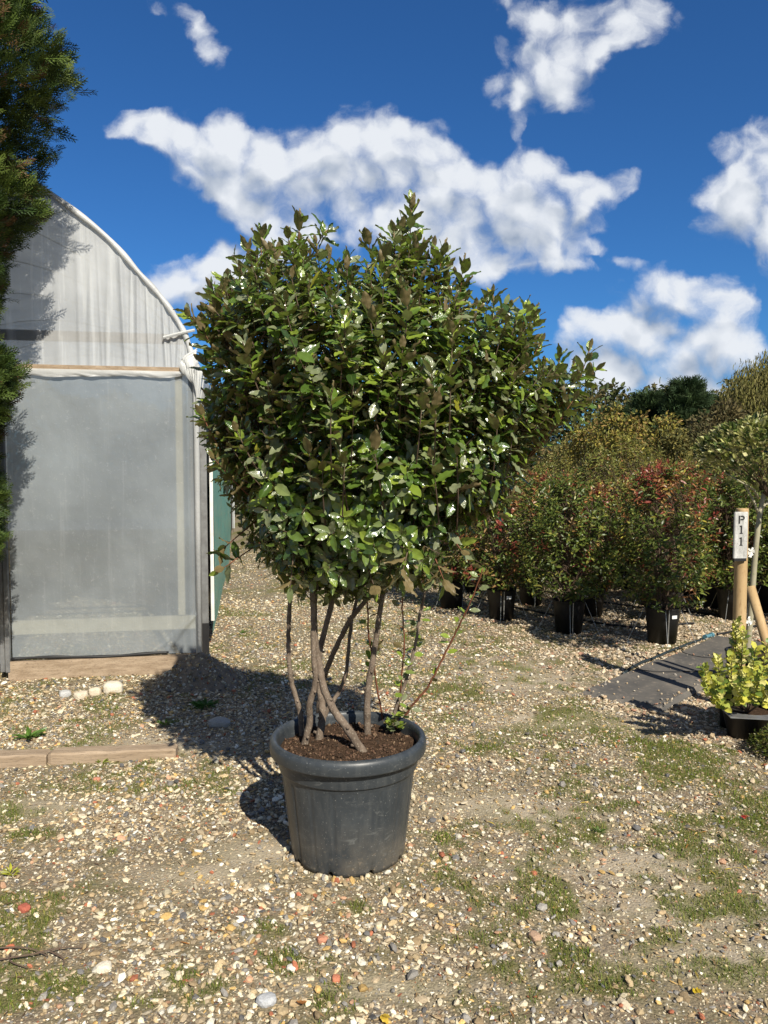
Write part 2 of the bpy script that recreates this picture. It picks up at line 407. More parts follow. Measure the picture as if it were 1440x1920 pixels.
# plastic film
def film(name, colr, tr, rough, wr, st=(.5, .78, .3)):
    m, t = newmat(name); oc = t.node('ShaderNodeTexCoord').outputs['Object']
    f, _ = t.noise(t.vm('MULTIPLY', oc, (1, 1, .35)), 5, 6, .6, .5); f2, _ = t.noise(oc, 42, 5, .65, 1.0)
    f3, _ = t.noise(t.vm('MULTIPLY', oc, (22, 22, 1.1)), 1, 4, .6)
    f0, _ = t.noise(oc, 1.3, 4, .55)
    c = t.mix(t.mr(f0, .38, .62), colr, tuple(q * .72 for q in colr))
    c = t.mix(t.mr(f2, .58, .8, 0, .5), c, (.75, .77, .77))
    c = t.mix(t.mr(f3, st[0], st[1], 0, st[2]), c, (.84, .86, .86))
    h = t.math('ADD', t.math('MULTIPLY', f2, .22), f)
    b = bump(t, h, wr, .02)
    d = princ(t, c, rough, .5, b)
    tl = t.node('ShaderNodeBsdfTranslucent', ins={'Color': c}).outputs[0]
    mx = t.node('ShaderNodeMixShader', ins={0: .3, 1: d, 2: tl}).outputs[0]
    tp = t.node('ShaderNodeBsdfTransparent', ins={0: (.9, .93, .93, 1)}).outputs[0]
    finish(t, t.node('ShaderNodeMixShader', ins={0: tr, 1: mx, 2: tp}).outputs[0]); return m
M['film'] = film('old_polythene_film', (.44, .485, .515), .42, .34, .45, (.58, .8, .2))
M['filmup'] = film('clear_polythene_film', (.78, .80, .81), .34, .32, .35, (.52, .62, .7))
M['filmroof'] = film('roof_polythene_film', (.62, .64, .64), .12, .4, .3)
M['filmwhite'] = film('folded_polythene', (.80, .81, .80), .08, .35, .5)

# ------------------------------------------------------------------ ground
def sm(a, b, x): t_ = np.clip((x - a) / (b - a), 0, 1); return t_ * t_ * (3 - 2 * t_)
GP = [(1130, 1400, .5, .22), (1350, 1450, .5, .25), (1250, 1400, .5, .2), (1440, 1540, .35, .2), (1040, 1340, .35, .3), (915, 1195, .38, .55), (860, 1180, .3, .3), (1000, 1420, .22, .16), (1090, 1370, .3, .16), (1200, 1385, .42, .22), (1330, 1425, .34, .2), (1420, 1490, .26, .2), (1250, 1440, .3, .16),
      (950, 1590, .22, .14), (850, 1560, .16, .12), (1020, 1720, .2, .12), (1120, 1850, .13, .09), (1050, 1780, .2, .1), (860, 1700, .16, .08), (60, 1375, .3, .16), (120, 1350, .25, .12),
      (380, 1325, .14, .1), (90, 1860, .2, .12), (300, 1850, .2, .1), (480, 1740, .14, .07), (560, 1800, .14, .07), (640, 1880, .14, .07), (830, 1310, .3, .3), (880, 1290, .3, .4), (330, 1350, .1, .1),
      (455, 1190, .15, .3), (60, 1560, .12, .08), (200, 1600, .12, .05), (1400, 1400, .3, .2), (700, 1700, .12, .05), (950, 1850, .15, .08), (1290, 1800, .12, .06), (930,1240,.4,.4), (900,1400,.25,.15)]
GPW = [(G(x, y)[0], G(x, y)[1], rx, ry) for x, y, rx, ry in GP]
STRIP = [G(x, y)[:2] for x, y in [(940, 1385), (1060, 1375), (1180, 1385), (1290, 1425), (1400, 1480), (1530, 1560)]]
def green(x, y):
    s = np.zeros_like(np.asarray(x, float))
    for (a, b, rx, ry) in GPW: s = np.maximum(s, np.exp(-(((x - a) / rx) ** 2 + ((y - b) / ry) ** 2)))
    n = .55 * fbm(x * 5, y * 5, 3) + .45 * fbm(x * 13, y * 13, 7); n2 = fbm(x * 31, y * 31, 8)
    base = .46 * sm(.38, .60, fbm(x * 1.6 + 4, y * 1.6, 14)) + .16 + .12 * sm(0.2, 1.2, x) * sm(6.5, 3, y)
    far = sm(11, 16, y) * .5
    strip = np.zeros_like(s)
    for (a, b) in zip(STRIP[:-1], STRIP[1:]):
        ab = b - a; tt = np.clip(((x - a[0]) * ab[0] + (y - a[1]) * ab[1]) / (ab @ ab), 0, 1); dd_ = np.hypot(x - a[0] - tt * ab[0], y - a[1] - tt * ab[1]); strip = np.maximum(strip, sm(.34, .06, dd_))
    return np.clip(np.maximum((np.maximum(s, base) + far) * sm(.36, .62, n) * (.55 + .9 * n2) * 1.25, strip * (.30 + .75 * n2) * sm(.22, .50, n)), 0, 1)
B0 = G(880, 1165)[:2]; B1 = G(1092, 1303)[:2]; B2 = G(1240, 1345)[:2]
def bed(x, y):
    """1 inside the potted-plant gravel bed on the right"""
    d = B1 - B0; d = d / np.linalg.norm(d); nrm = np.array([-d[1], d[0]])
    if nrm[0] < 0: nrm = -nrm
    s = (x - B0[0]) * nrm[0] + (y - B0[1]) * nrm[1] + .12 * (fbm(x * 4, y * 4, 5) - .5)
    d2 = unit(np.array([.75, -.66])); n2 = np.array([.66, .75])
    q = (x - B2[0]) * n2[0] + (y - B2[1]) * n2[1] + .2 * (fbm(x * 3, y * 3, 6) - .5)
    return sm(-.06, .06, s) * sm(-.35, -.15, q)
def sand(x, y):
    s = np.zeros_like(np.asarray(x, float))
    for (px, py, rx, ry) in [(350, 1640, .22, .09), (480, 1600, .2, .12), (930, 1510, .3, .13), (1020, 1530, .3, .13), (60, 1510, .3, .1), (1300, 1700, .4, .14), (1400, 1800, .4, .1), (1150, 1620, .4, .12),
                             (980, 1270, .5, .5), (1050, 1350, .5, .2), (300, 1400, .5, .16), (700, 1850, .3, .06)]:
        c = G(px, py); s = np.maximum(s, np.exp(-(((x - c[0]) / rx) ** 2 + ((y - c[1]) / ry) ** 2)))
    return np.clip(s * (.5 + fbm(x * 5, y * 5, 12)), 0, 1)
def gh(x, y):
    x = np.asarray(x, float); y = np.asarray(y, float)
    h = .035 * (fbm(x * .9, y * .9, 21) - .5) + .016 * (fbm(x * 5, y * 5, 22) - .5)
    h = h * sm(0.24, .7, np.hypot(x + .14, y - 2.96))      # level under the pot
    return h
xs = np.concatenate([[-900, -400, -200, -100, -60, -35, -20, -12, -8], np.arange(-6, -2.6, .12), np.arange(-2.6, 2.8, .025), np.arange(2.8, 8, .1), [9, 12, 20, 35, 60, 100, 200, 400, 900]])
ys = np.concatenate([[-900, -200, -60, -20, -8, -3, -1, 0, .6, 1.0], np.arange(1.2, 6.5, .025), np.arange(6.5, 14, .08), [15, 16, 18, 21, 25, 32, 45, 70, 120, 250, 500, 1200]])
GX, GY = np.meshgrid(xs, ys); GXf = GX.ravel(); GYf = GY.ravel()
GZ = gh(GXf, GYf) * sm(80, 40, np.hypot(GXf, GYf))
nx, ny = len(xs), len(ys)
i = np.arange(ny - 1)[:, None] * nx; j = np.arange(nx - 1)[None, :]
gf = np.stack([i + j, i + j + 1, i + nx + j + 1, i + nx + j], -1).reshape(-1, 4)
m, t = newmat('gravel_ground'); gp = t.node('ShaderNodeNewGeometry').outputs['Position']
a = t.node('ShaderNodeAttribute', attribute_name='tint').outputs['Vector']
ss = t.node('ShaderNodeSeparateXYZ', ins={0: a}).outputs
vo = t.node('ShaderNodeTexVoronoi', ins={'Vector': gp, 'Scale': 105.0, 'Randomness': 1.0})
vo2 = t.node('ShaderNodeTexVoronoi', ins={'Vector': gp, 'Scale': 42.0, 'Randomness': 1.0})
def stonecol(v):
    r = t.node('ShaderNodeSeparateXYZ', ins={0: v.outputs['Color']}).outputs
    c = t.ramp(r[0], [(0, (.13, .105, .075)), (.3, (.24, .19, .13)), (.45, (.42, .35, .25)), (.65, (.30, .25, .17)), (.78, (.56, .49, .36)), (.88, (.24, .24, .24)), (.95, (.35, .17, .10))], True)
    return c, v.outputs['Distance']
c1, d1 = stonecol(vo); c2, d2 = stonecol(vo2)
nf, _ = t.noise(gp, 3.0, 6, .6); nf2, _ = t.noise(gp, 260, 3, .6); nf3, _ = t.noise(gp, 20, 5, .6)
dirt = t.mix(t.mr(nf3, .3, .7), (.205, .165, .115), (.115, .088, .06))
dirt = t.mix(t.mr(nf2, .45, .7, 0, .6), dirt, (.36, .29, .20))
k = t.mr(nf, .36, .62, .75, .25)
colr = t.mix(t.math('MULTIPLY', t.mr(d1, .35, .6, 1, 0), k), dirt, c1)
colr = t.mix(t.math('MULTIPLY', t.mr(d2, .25, .45, 1, 0), .5), colr, c2)
sandc = t.mix(t.mr(nf2, .3, .7), (.37, .31, .22), (.52, .45, .34))
colr = t.mix(t.math('MULTIPLY', ss[1], .75), colr, sandc)
moss = t.mix(t.mr(nf2, .3, .7), (.07, .08, .016), (.16, .155, .035))
colr = t.mix(t.math('MULTIPLY', ss[0], .85), colr, moss)
h = t.math('SUBTRACT', t.math('MULTIPLY', nf2, .5), t.math('MULTIPLY', d1, 1.0))
finish(t, princ(t, colr, .9, .2, bump(t, h, .6, .006)))
M['ground'] = m
mb = MB(); mb.add(np.stack([GXf, GYf, GZ], 1), [gf], np.stack([green(GXf, GYf), sand(GXf, GYf), bed(GXf, GYf)], 1))
gro = mb.build('ground', M['ground'], smooth=True); gro['kind'] = 'structure'

# ---- loose stones (uncountable gravel)
def ico():
    p = (1 + 5 ** .5) / 2
    v = np.array([(-1, p, 0), (1, p, 0), (-1, -p, 0), (1, -p, 0), (0, -1, p), (0, 1, p), (0, -1, -p), (0, 1, -p), (p, 0, -1), (p, 0, 1), (-p, 0, -1), (-p, 0, 1)], float)
    f = np.array([(0, 11, 5), (0, 5, 1), (0, 1, 7), (0, 7, 10), (0, 10, 11), (1, 5, 9), (5, 11, 4), (11, 10, 2), (10, 7, 6), (7, 1, 8), (3, 9, 4), (3, 4, 2), (3, 2, 6), (3, 6, 8), (3, 8, 9), (4, 9, 5), (2, 4, 11), (6, 2, 10), (8, 6, 7), (9, 8, 1)])
    return v / np.linalg.norm(v[0]), f
IV, IFc = ico()
OV = np.array([(1, 0, 0), (-1, 0, 0), (0, 1, 0), (0, -1, 0), (0, 0, 1), (0, 0, -1)], float)
OF = np.array([(0, 2, 4), (2, 1, 4), (1, 3, 4), (3, 0, 4), (2, 0, 5), (1, 2, 5), (3, 1, 5), (0, 3, 5)])
PAL = np.array([(.72, .63, .44), (.80, .75, .62), (.56, .43, .25), (.38, .28, .16), (.30, .28, .25), (.17, .165, .16), (.42, .15, .08), (.60, .40, .15), (.62, .53, .38), (.44, .35, .23), (.52, .31, .19)])
PW = np.array([.19, .11, .15, .16, .09, .06, .022, .05, .10, .12, .02]); PW /= PW.sum()
PALB = np.array([(.62, .51, .36), (.70, .61, .47), (.50, .38, .24), (.42, .31, .20), (.33, .30, .26), (.46, .26, .17)])
PWB = np.array([.3, .2, .24, .14, .07, .05])
AVOID = []     # (x, y, r) discs without stones
AVOID.append((-.14, 2.96, .225))
def scatter(mb, n, y0, y1, r0, r1, tv, tf, margin=1.25, left=False, squash=.60, inbed=None, dens_pow=1.0, sink=.55):
    y = np.sqrt(rng.random(n) * (y1 ** 2 - y0 ** 2) + y0 ** 2); x = (rng.random(n) - .5) * y * margin + 0.0
    keep = rng.random(n) < np.clip((.45 + .9 * fbm(x * 3.3, y * 3.3, 31)) * (1 - .72 * sand(x, y)) * (1 - .55 * green(x, y)), 0, 1) ** dens_pow
    if left: keep &= rng.random(n) < sm(.5, -.5, x + .25 * (fbm(x * 2, y * 2, 55) - .5)) * sm(.35, .6, fbm(x * 1.8, y * 1.8, 57))
    for (ax, ay, ar) in AVOID: keep &= np.hypot(x - ax, y - ay) > ar
    x, y = x[keep], y[keep]; n = len(x)
    b = bed(x, y)
    r = r0 * (r1 / r0) ** (rng.random(n) ** 1.9)
    r = r * (1 + .25 * b)
    sc = np.stack([r * (.8 + .6 * rng.random(n)), r * (.65 + .5 * rng.random(n)), r * squash * (.6 + .7 * rng.random(n))], 1)
    a = rng.random(n) * 6.283; ca, sa = np.cos(a), np.sin(a)
    Rm = np.zeros((n, 3, 3)); Rm[:, 0, 0] = ca; Rm[:, 0, 1] = -sa; Rm[:, 1, 0] = sa; Rm[:, 1, 1] = ca; Rm[:, 2, 2] = 1
    tilt = randrot(n); q = .28
    Rt = Rm * (1 - q) + np.einsum('nij,njk->nik', tilt, Rm) * q
    Mx = Rt * sc[:, None, :]
    z = gh(x, y) + sc[:, 2] * (1 - sink * 2 * rng.random(n))
    ci = rng.choice(len(PAL), n, p=PW); cib = rng.choice(len(PALB), n, p=PWB / PWB.sum())
    col = np.where((rng.random(n) < b)[:, None], PALB[cib], PAL[ci]) * (.50 + .58 * rng.random((n, 1)))
    V = np.einsum('nij,nvj->nvi', Mx, tv[None] * (1 + .42 * (rng.random((n, len(tv), 1)) - .5))) + np.stack([x, y, z], 1)[:, None]
    off = np.arange(n) * len(tv)
    mb.add(V.reshape(-1, 3), [(tf[None] + off[:, None, None]).reshape(-1, 3)], np.repeat(col, len(tv), 0))
mb = MB()
scatter(mb, 26000, 1.7, 5.2, .0085, .0200, IV, IFc, 1.5, left=True)
scatter(mb, 112000, 1.5, 4.6, .0030, .0080, OV, OF, 1.6)
scatter(mb, 35500, 1.5, 5.0, .0060, .0150, IV, IFc, 1.6)
scatter(mb, 13500, 1.5, 6.5, .0095, .0230, IV, IFc, 1.55, dens_pow=1.8)
scatter(mb, 100000, 4.4, 8.5, .0055, .0130, OV, OF, 1.25)
scatter(mb, 15000, 4.6, 9, .011, .022, IV, IFc, 1.25)
scatter(mb, 52000, 8.3, 15, .010, .022, OV, OF, 1.2)
gv = mb.build('loose_gravel', M['stone']); gv['kind'] = 'stuff'

# ---- short grass and moss blades
def blades(n, y0, y1, l0, l1, thr, seed_mult=1.0, width=.0012):
    y = np.sqrt(rng.random(n) * (y1 ** 2 - y0 ** 2) + y0 ** 2); x = (rng.random(n) - .5) * y * 1.3
    g_ = green(x, y) * (1 - bed(x, y) * .8); keep = rng.random(n) < sm(thr, thr + .45, g_)
    keep &= np.hypot(x + .14, y - 2.96) > .22
    x, y, g_ = x[keep], y[keep], g_[keep]; n = len(x)
    L = (l0 + (l1 - l0) * rng.random(n)) * (.4 + .9 * g_); a = rng.random(n) * 6.283; lean = .2 + .9 * rng.random(n)
    b = np.stack([x, y, gh(x, y) - .001], 1); dh = np.stack([np.cos(a), np.sin(a), 0 * a], 1); sd = np.stack([-np.sin(a), np.cos(a), 0 * a], 1) * width
    up = np.array([0, 0, 1.])
    m1 = b + dh * (L * lean * .3)[:, None] + up * (L * .6)[:, None]; tp = b + dh * (L * lean)[:, None] + up * (L * .9)[:, None]
    V = np.stack([b - sd, b + sd, m1 + sd * .8, m1 - sd * .8, tp], 1).reshape(-1, 3)
    off = np.arange(n)[:, None] * 5
    q = np.array([[0, 1, 2, 3]]) + off; t3 = np.array([[3, 2, 4]]) + off
    pal = np.array([(.12, .18, .025), (.20, .24, .04), (.09, .13, .02), (.30, .27, .07), (.33, .27, .13)]); c = pal[rng.choice(5, n, p=[.32, .25, .22, .13, .08])] * (.7 + .6 * rng.random((n, 1)))
    return V, [q, t3], np.repeat(c, 5, 0)
mb = MB(); mb.add(*blades(150000, 1.6, 4.2, .006, .020, .30)); mb.add(*blades(90000, 4.0, 9, .010, .028, .28, width=.0018))
gb = mb.build('short_grass', M['blade']); gb['kind'] = 'stuff'
# ---- dry straw, bark bits and leaf litter
def litter(mb, n, y0, y1, l0, l1):
    y = np.sqrt(rng.random(n) * (y1 ** 2 - y0 ** 2) + y0 ** 2); x = (rng.random(n) - .5) * y * 1.3
    keep = np.hypot(x + .14, y - 2.96) > .24; x, y = x[keep], y[keep]; n = len(x)
    L = l0 + (l1 - l0) * rng.random(n) ** 2; a = rng.random(n) * 6.283; wd = L * (.05 + .15 * rng.random(n))
    tv = np.array([(-1, 0, 0), (-.3, -1, .10), (.4, -.8, .06), (1, 0, .02), (.3, 1, .12), (-.4, .9, .05)])
    tf = [np.array([(0, 1, 2, 3), (0, 3, 4, 5)])]
    ca, sa = np.cos(a), np.sin(a); Mx = np.zeros((n, 3, 3))
    Mx[:, 0, 0] = ca * L; Mx[:, 1, 0] = sa * L; Mx[:, 0, 1] = -sa * wd; Mx[:, 1, 1] = ca * wd; Mx[:, 2, 2] = L
    Mx[:, 2, 0] = (rng.random(n) - .5) * L * .4
    pal = np.array([(.42, .33, .19), (.30, .20, .10), (.16, .10, .06), (.55, .47, .30), (.38, .17, .05), (.5, .38, .06)])
    c = pal[rng.choice(6, n, p=[.3, .25, .2, .15, .06, .04])]
    batch(mb, tv, tf, Mx, np.stack([x, y, gh(x, y) + .006], 1), c)
mb = MB(); litter(mb, 5500, 1.6, 5, .005, .022); litter(mb, 4500, 4.5, 9, .012, .035)
lt = mb.build('dry_leaf_litter', M['blade']); lt['kind'] = 'stuff'

# ------------------------------------------------------------------ leaf templates
def leaf_template(nv=7, nu=2, wave=.05, fold=.10, curl=.12, ph=0.0, wid=.24, pw=.85, petiole=.0, tipdroop=0.0):
    """length 1 along +x, width along y, top face +z. returns V, F, uv (across, along)"""
    V = []; UV = []
    us = np.linspace(-1, 1, 2 * nu + 1)
    for iv in range(nv):
        v = iv / (nv - 1); wv = wid * max(0, math.sin(math.pi * min(1, v ** pw))) ** .75 if 0 < iv < nv - 1 else .004
        for u in us:
            e = 1 + (.04 * math.sin(v * 24 + ph) if abs(u) == 1 else 0)
            z = fold * abs(u) * wid * 2 + wave * u * u * math.sin(v * 17 + ph + (2.2 if u > 0 else 0)) - curl * (v - .3) ** 2 - tipdroop * v * v
            V.append((v, u * wv * e, z)); UV.append((u * .5 + .5, v))
    n = 2 * nu + 1; Fs = []
    for iv in range(nv - 1):
        for iu in range(n - 1): a_ = iv * n + iu; Fs.append((a_, a_ + n, a_ + n + 1, a_ + 1))
    # +x along, +y across: (a, a+n, a+n+1, a+1): normal +z
    return np.array(V), [np.array(Fs)], np.array(UV)
LT = [leaf_template(11, 2, .018 + .010 * (k % 3), .10, .20, k * 1.3, .205 + .022 * (k % 3), .92) for k in range(6)] + [leaf_template(11, 2, .05, .30, -.15, 2, .21, .9)]
def put_leaves(mb, pos, dirs, nrm, L, rnd, templates=LT, wide=1.0):
    n = len(pos); x = unit(dirs); z = unit(nrm - x * (nrm * x).sum(1)[:, None]); y = np.cross(z, x)
    Mx = np.stack([x, y * wide, z], 2) * L[:, None, None]
    k = rng.integers(0, len(templates), n)
    for i_, (tv, tf, uv) in enumerate(templates):
        s = k == i_
        A = np.concatenate([np.repeat(uv[None], s.sum(), 0), np.repeat(rnd[s][:, None, None], len(uv), 1)], 2)
        batch(mb, tv, tf, Mx[s], pos[s], A)
def put_leaves_col(mb, pos, dirs, nrm, L, col, templates, wide=1.0):
    n = len(pos); x = unit(dirs); z = unit(nrm - x * (nrm * x).sum(1)[:, None]); y = np.cross(z, x)
    Mx = np.stack([x, y * wide, z], 2) * L[:, None, None]; k = rng.integers(0, len(templates), n)
    for i_, T_ in enumerate(templates):
        s = k == i_; batch(mb, T_[0], T_[1], Mx[s], pos[s], col[s])

# ------------------------------------------------------------------ the big potted evergreen
PX, PY = -.14, 2.96
tree = thing('potted_evergreen_tree', 'large bushy multi-stemmed evergreen with leathery leaves in a big grey pot on the gravel', 'potted tree', (PX, PY, 0))
def W2L(p): return np.asarray(p, float) - np.array([PX, PY, 0])
# pot: outer and inner wall as one lathe
prof = [(.0, .012), (.202, .012), (.208, .0), (.217, .004), (.221, .02), (.227, .07), (.237, .16), (.247, .25), (.2555, .325), (.2575, .345), (.2585, .3475), (.2685, .3495), (.2695, .353), (.272, .38), (.2755, .409), (.2765, .4105),
        (.297, .4095), (.3015, .4105), (.3025, .415), (.304, .430), (.304, .446), (.301, .456), (.295, .4635), (.286, .466), (.279, .4625), (.274, .454), (.272, .44), (.270, .40), (.265, .36), (.25, .30)]
def potfn(i, a, r, z):
    rr, zz = r.copy(), z.copy()
    if 3 <= i <= 9:   # shallow panels between ribs
        k = (a * 18 / (2 * np.pi)) % 1.0
        e = sm(.0, .06, k) * sm(1., .94, k)
        rr = rr + .0035 * e - .002
    if i in (2, 3, 4):
        k = (a * 9 / (2 * np.pi) + .12) % 1.0
        notch = sm(.42, .45, k) * sm(.58, .55, k)
        zz = zz + notch * (.018 if i < 4 else .006)
    rr = rr + .0018 * np.sin(a * 2 + 1) * (z / .46)
    return rr, zz
mb = MB(); lathe(mb, prof, 216, potfn); po = mb.build('pot', M['pot'], tree, smooth=True)
# soil
n = 46; mb = MB(); V = [(0, 0, .412)]; Fs = []
rings = 26; seg = 90
for r_ in range(1, rings + 1):
    for s_ in range(seg):
        a = s_ / seg * 6.2832; rad = .268 * r_ / rings; x, y = rad * math.cos(a), rad * math.sin(a)
        V.append((x, y, .408 + .020 * (float(fbm(x * 16 + 5, y * 16 + 5, 4)) - .5) * 2 + .006 * random.random() + .012 * (1 - r_ / rings)))
for s_ in range(seg): Fs.append((0, 1 + s_, 1 + (s_ + 1) % seg))
for r_ in range(rings - 1):
    for s_ in range(seg):
        a_ = 1 + r_ * seg; Fs.append((a_ + s_, a_ + seg + s_, a_ + seg + (s_ + 1) % seg, a_ + (s_ + 1) % seg))
mb.add(V, Fs); soil_o = mb.build('soil', M['soil'], tree)
# soil crumbs
mb = MB(); n = 1500; r_ = .262 * np.sqrt(rng.random(n)); a = rng.random(n) * 6.283
x, y = r_ * np.cos(a), r_ * np.sin(a); z = .411 + .02 * (fbm(x * 16 + 5, y * 16 + 5, 4) - .5) * 2 + .012 * (1 - r_ / .27) + .002
s_ = .002 + .005 * rng.random(n) ** 2
cpal = np.array([(.05, .028, .015), (.09, .05, .03), (.14, .085, .05), (.03, .018, .01), (.22, .15, .09)])
batch(mb, IV, [IFc], randrot(n) * (s_[:, None] * np.array([1.5, .9, .7]))[:, None, :], np.stack([x, y, z], 1), cpal[rng.choice(5, n, p=[.35, .3, .15, .15, .05])])
co = mb.build('soil_crumbs', M['stone'], soil_o)

# stems, from the photograph, with their own depth
STEMS = [  # (pixels, Y at base, Y at top, radius base, top, material)
    ([(566, 1380), (563, 1340), (554, 1306), (544, 1262), (541, 1189), (546, 1103), (560, 1000), (545, 860), (520, 700), (500, 560)], 3.10, 3.0, .0115, .006, 'bark'),
    ([(686, 1410), (653, 1368), (627, 1333), (607, 1290), (599, 1243), (591, 1197), (590, 1120), (600, 1000), (570, 820), (580, 640), (562, 480)], 2.93, 3.05, .0175, .007, 'bark'),
    ([(569, 1396), (581, 1350), (580, 1322), (592, 1275), (588, 1225), (586, 1130), (575, 1000), (500, 850), (450, 700), (420, 600)], 3.04, 2.9, .0145, .006, 'bark'),
    ([(597, 1388), (604, 1350), (603, 1313), (596, 1270), (600, 1220), (620, 1138), (650, 1000), (660, 800), (680, 620), (690, 520)], 3.12, 3.2, .0165, .007, 'bark'),
    ([(598, 1330), (602, 1290), (614, 1252), (631, 1212), (658, 1160), (692, 1115), (740, 1020), (770, 850), (765, 650), (768, 440)], 3.13, 3.0, .0135, .007, 'bark'),
    ([(604, 1362), (612, 1335), (627, 1312), (648, 1266), (655, 1200), (668, 1128), (720, 960), (810, 800), (900, 680), (925, 600)], 3.22, 3.3, .0100, .005, 'bark'),
    ([(690, 1380), (688, 1330), (691, 1282), (698, 1243), (707, 1190), (717, 1120), (750, 1000), (850, 860), (960, 760), (1060, 720)], 3.13, 3.02, .0155, .006, 'bark'),
    ([(722, 1362), (707, 1290), (699, 1236), (691, 1189), (688, 1130), (670, 1020)], 3.18, 3.0, .0042, .003, 'redtwig'),
    ([(733, 1376), (742, 1329), (754, 1298), (767, 1255), (781, 1197), (790, 1140), (820, 1040), (870, 950)], 3.16, 3.1, .0085, .005, 'bark'),
    ([(742, 1370), (749, 1313), (753, 1267), (758, 1208), (754, 1130), (760, 1060)], 3.12, 3.0, .0038, .003, 'redtwig'),
    ([(744, 1366), (768, 1329), (801, 1290), (833, 1228), (856, 1183), (872, 1150), (890, 1110), (905, 1066)], 3.12, 2.95, .0050, .0025, 'redtwig'),
]
sk_pts = []; sk_par = []; stem_pts_all = []
for si, (px, y0, y1, r0, r1, mt) in enumerate(STEMS):
    nP = len(px)
    y0 = float(G(px[0][0], px[0][1], .408)[1]); y1 = y1 - .07
    pts = [P(x, y, y0 + (y1 - y0) * (k / (nP - 1))) for k, (x, y) in enumerate(px)]
    pts[0] = pts[0] + np.array([0, 0, -.02])
    c = crom(pts, 7); c = c + (rng.random(c.shape) - .5) * .003
    rr = np.linspace(r0, r1, len(c)) * (1 + .10 * np.sin(np.arange(len(c)) * 1.3) * (rng.random(len(c))))
    rr[0] *= 1.2
    mb = MB(); tube(mb, W2L(c), rr, 10, jit=.06)
    # knots
    for k in range(3, min(len(c) - 1, 30), 5):
        if r0 > .008:
            q = rng.normal(size=3); q[2] *= .3; q = unit(q)
            tube(mb, W2L(np.array([c[k], c[k] + q * rr[k] * 1.7])), [rr[k] * .6, rr[k] * .35], 6)
    mb.build('stem' if mt == 'bark' else 'shoot', M[mt], tree, smooth=True)
    if si in (0, 1, 2, 3, 4, 5, 6, 8):
        for q in c:
            if q[2] > .95: stem_pts_all.append(q)
# crown volume: outline in the mid plane (Y=3.05) and a rounded depth
OUT = [(500, 1050), (470, 1010), (448, 960), (432, 905), (408, 850), (398, 790), (402, 720), (388, 660), (384, 615), (402, 575), (415, 545), (446, 525), (465, 490), (495, 478), (530, 490), (562, 462), (598, 480), (640, 520),
       (672, 528), (706, 490), (736, 465), (766, 440), (792, 470), (830, 505), (858, 545), (882, 582), (930, 588), (975, 610), (1002, 650), (1035, 708), (1078, 705), (1090, 728), (1068, 760), (1025, 795), (1005, 850),
       (970, 868), (945, 915), (940, 950), (905, 960), (868, 975), (848, 1000), (842, 1045), (815, 1085), (760, 1098), (700, 1104), (650, 1108), (590, 1116), (550, 1095), (525, 1070)]
PO = np.array([P(x, y, PY)[[0, 2]] for x, y in OUT])
def inpoly(q):
    x, y = q[:, 0], q[:, 1]; ins = np.zeros(len(q), bool); d = np.full(len(q), 9.)
    for k in range(len(PO)):
        a, b = PO[k], PO[(k + 1) % len(PO)]
        c = ((a[1] > y) != (b[1] > y)) & (x < (b[0] - a[0]) * (y - a[1]) / (b[1] - a[1] + 1e-12) + a[0]); ins ^= c
        ab = b - a; tt = np.clip(((q - a) @ ab) / (ab @ ab), 0, 1); d = np.minimum(d, np.linalg.norm(q - a - tt[:, None] * ab, axis=1))
    return ins, d
n = 26000
q = np.stack([rng.uniform(PO[:, 0].min(), PO[:, 0].max(), n), rng.uniform(PO[:, 1].min(), PO[:, 1].max(), n)], 1)
ins, d = inpoly(q); yy = (rng.random(n) * 2 - 1)
Dm = .56 * (1 - np.exp(-d / .17))                 # half depth of the crown at this place
frac = np.abs(yy)
cz = q[:, 1]
keep = ins & (d > .018 + .035 * (q[:, 1] > 1.75)) & (rng.random(n) < (.10 + .9 * np.maximum(frac ** 3, np.exp(-(d / .09)))))
# lumps: the surface is pushed in and out
lump = fbm(q[:, 0] * 5.5 + 3, q[:, 1] * 5.5 + 7 + np.sign(yy) * 11, 41, 2)
half = Dm * (.50 + .90 * lump)
pts = np.stack([q[:, 0], PY + .02 + yy * half, q[:, 1]], 1)[keep]; dk = d[keep]; fr = frac[keep]
# thin out so shoots keep their distance
order = rng.permutation(len(pts)); sel = []
cell = {}
for idx in order:
    p_ = pts[idx]; kk = tuple(np.floor(p_ / .053).astype(int))
    if cell.get(kk, 0) >= 1: continue
    cell[kk] = 1; sel.append(idx)
    if p_[2] > 1.85 and random.random() < .38: continue
    if len(sel) >= 1200: break
pts = pts[sel]; dk = dk[sel]; fr = fr[sel]
cen = np.array([PX + .05, PY, 1.45])
outw = unit((pts - cen) * np.array([1, 1.15, .55]))
hz = np.clip((pts[:, 2] - 1.2) / 1.2, 0, 1)
axd = unit(outw * (1.0 - .45 * hz)[:, None] + np.array([0, 0, 1.]) * (.30 + 1.1 * hz)[:, None] + rng.normal(size=pts.shape) * .28)
Ls = .08 + .09 * rng.random(len(pts)) + .05 * hz
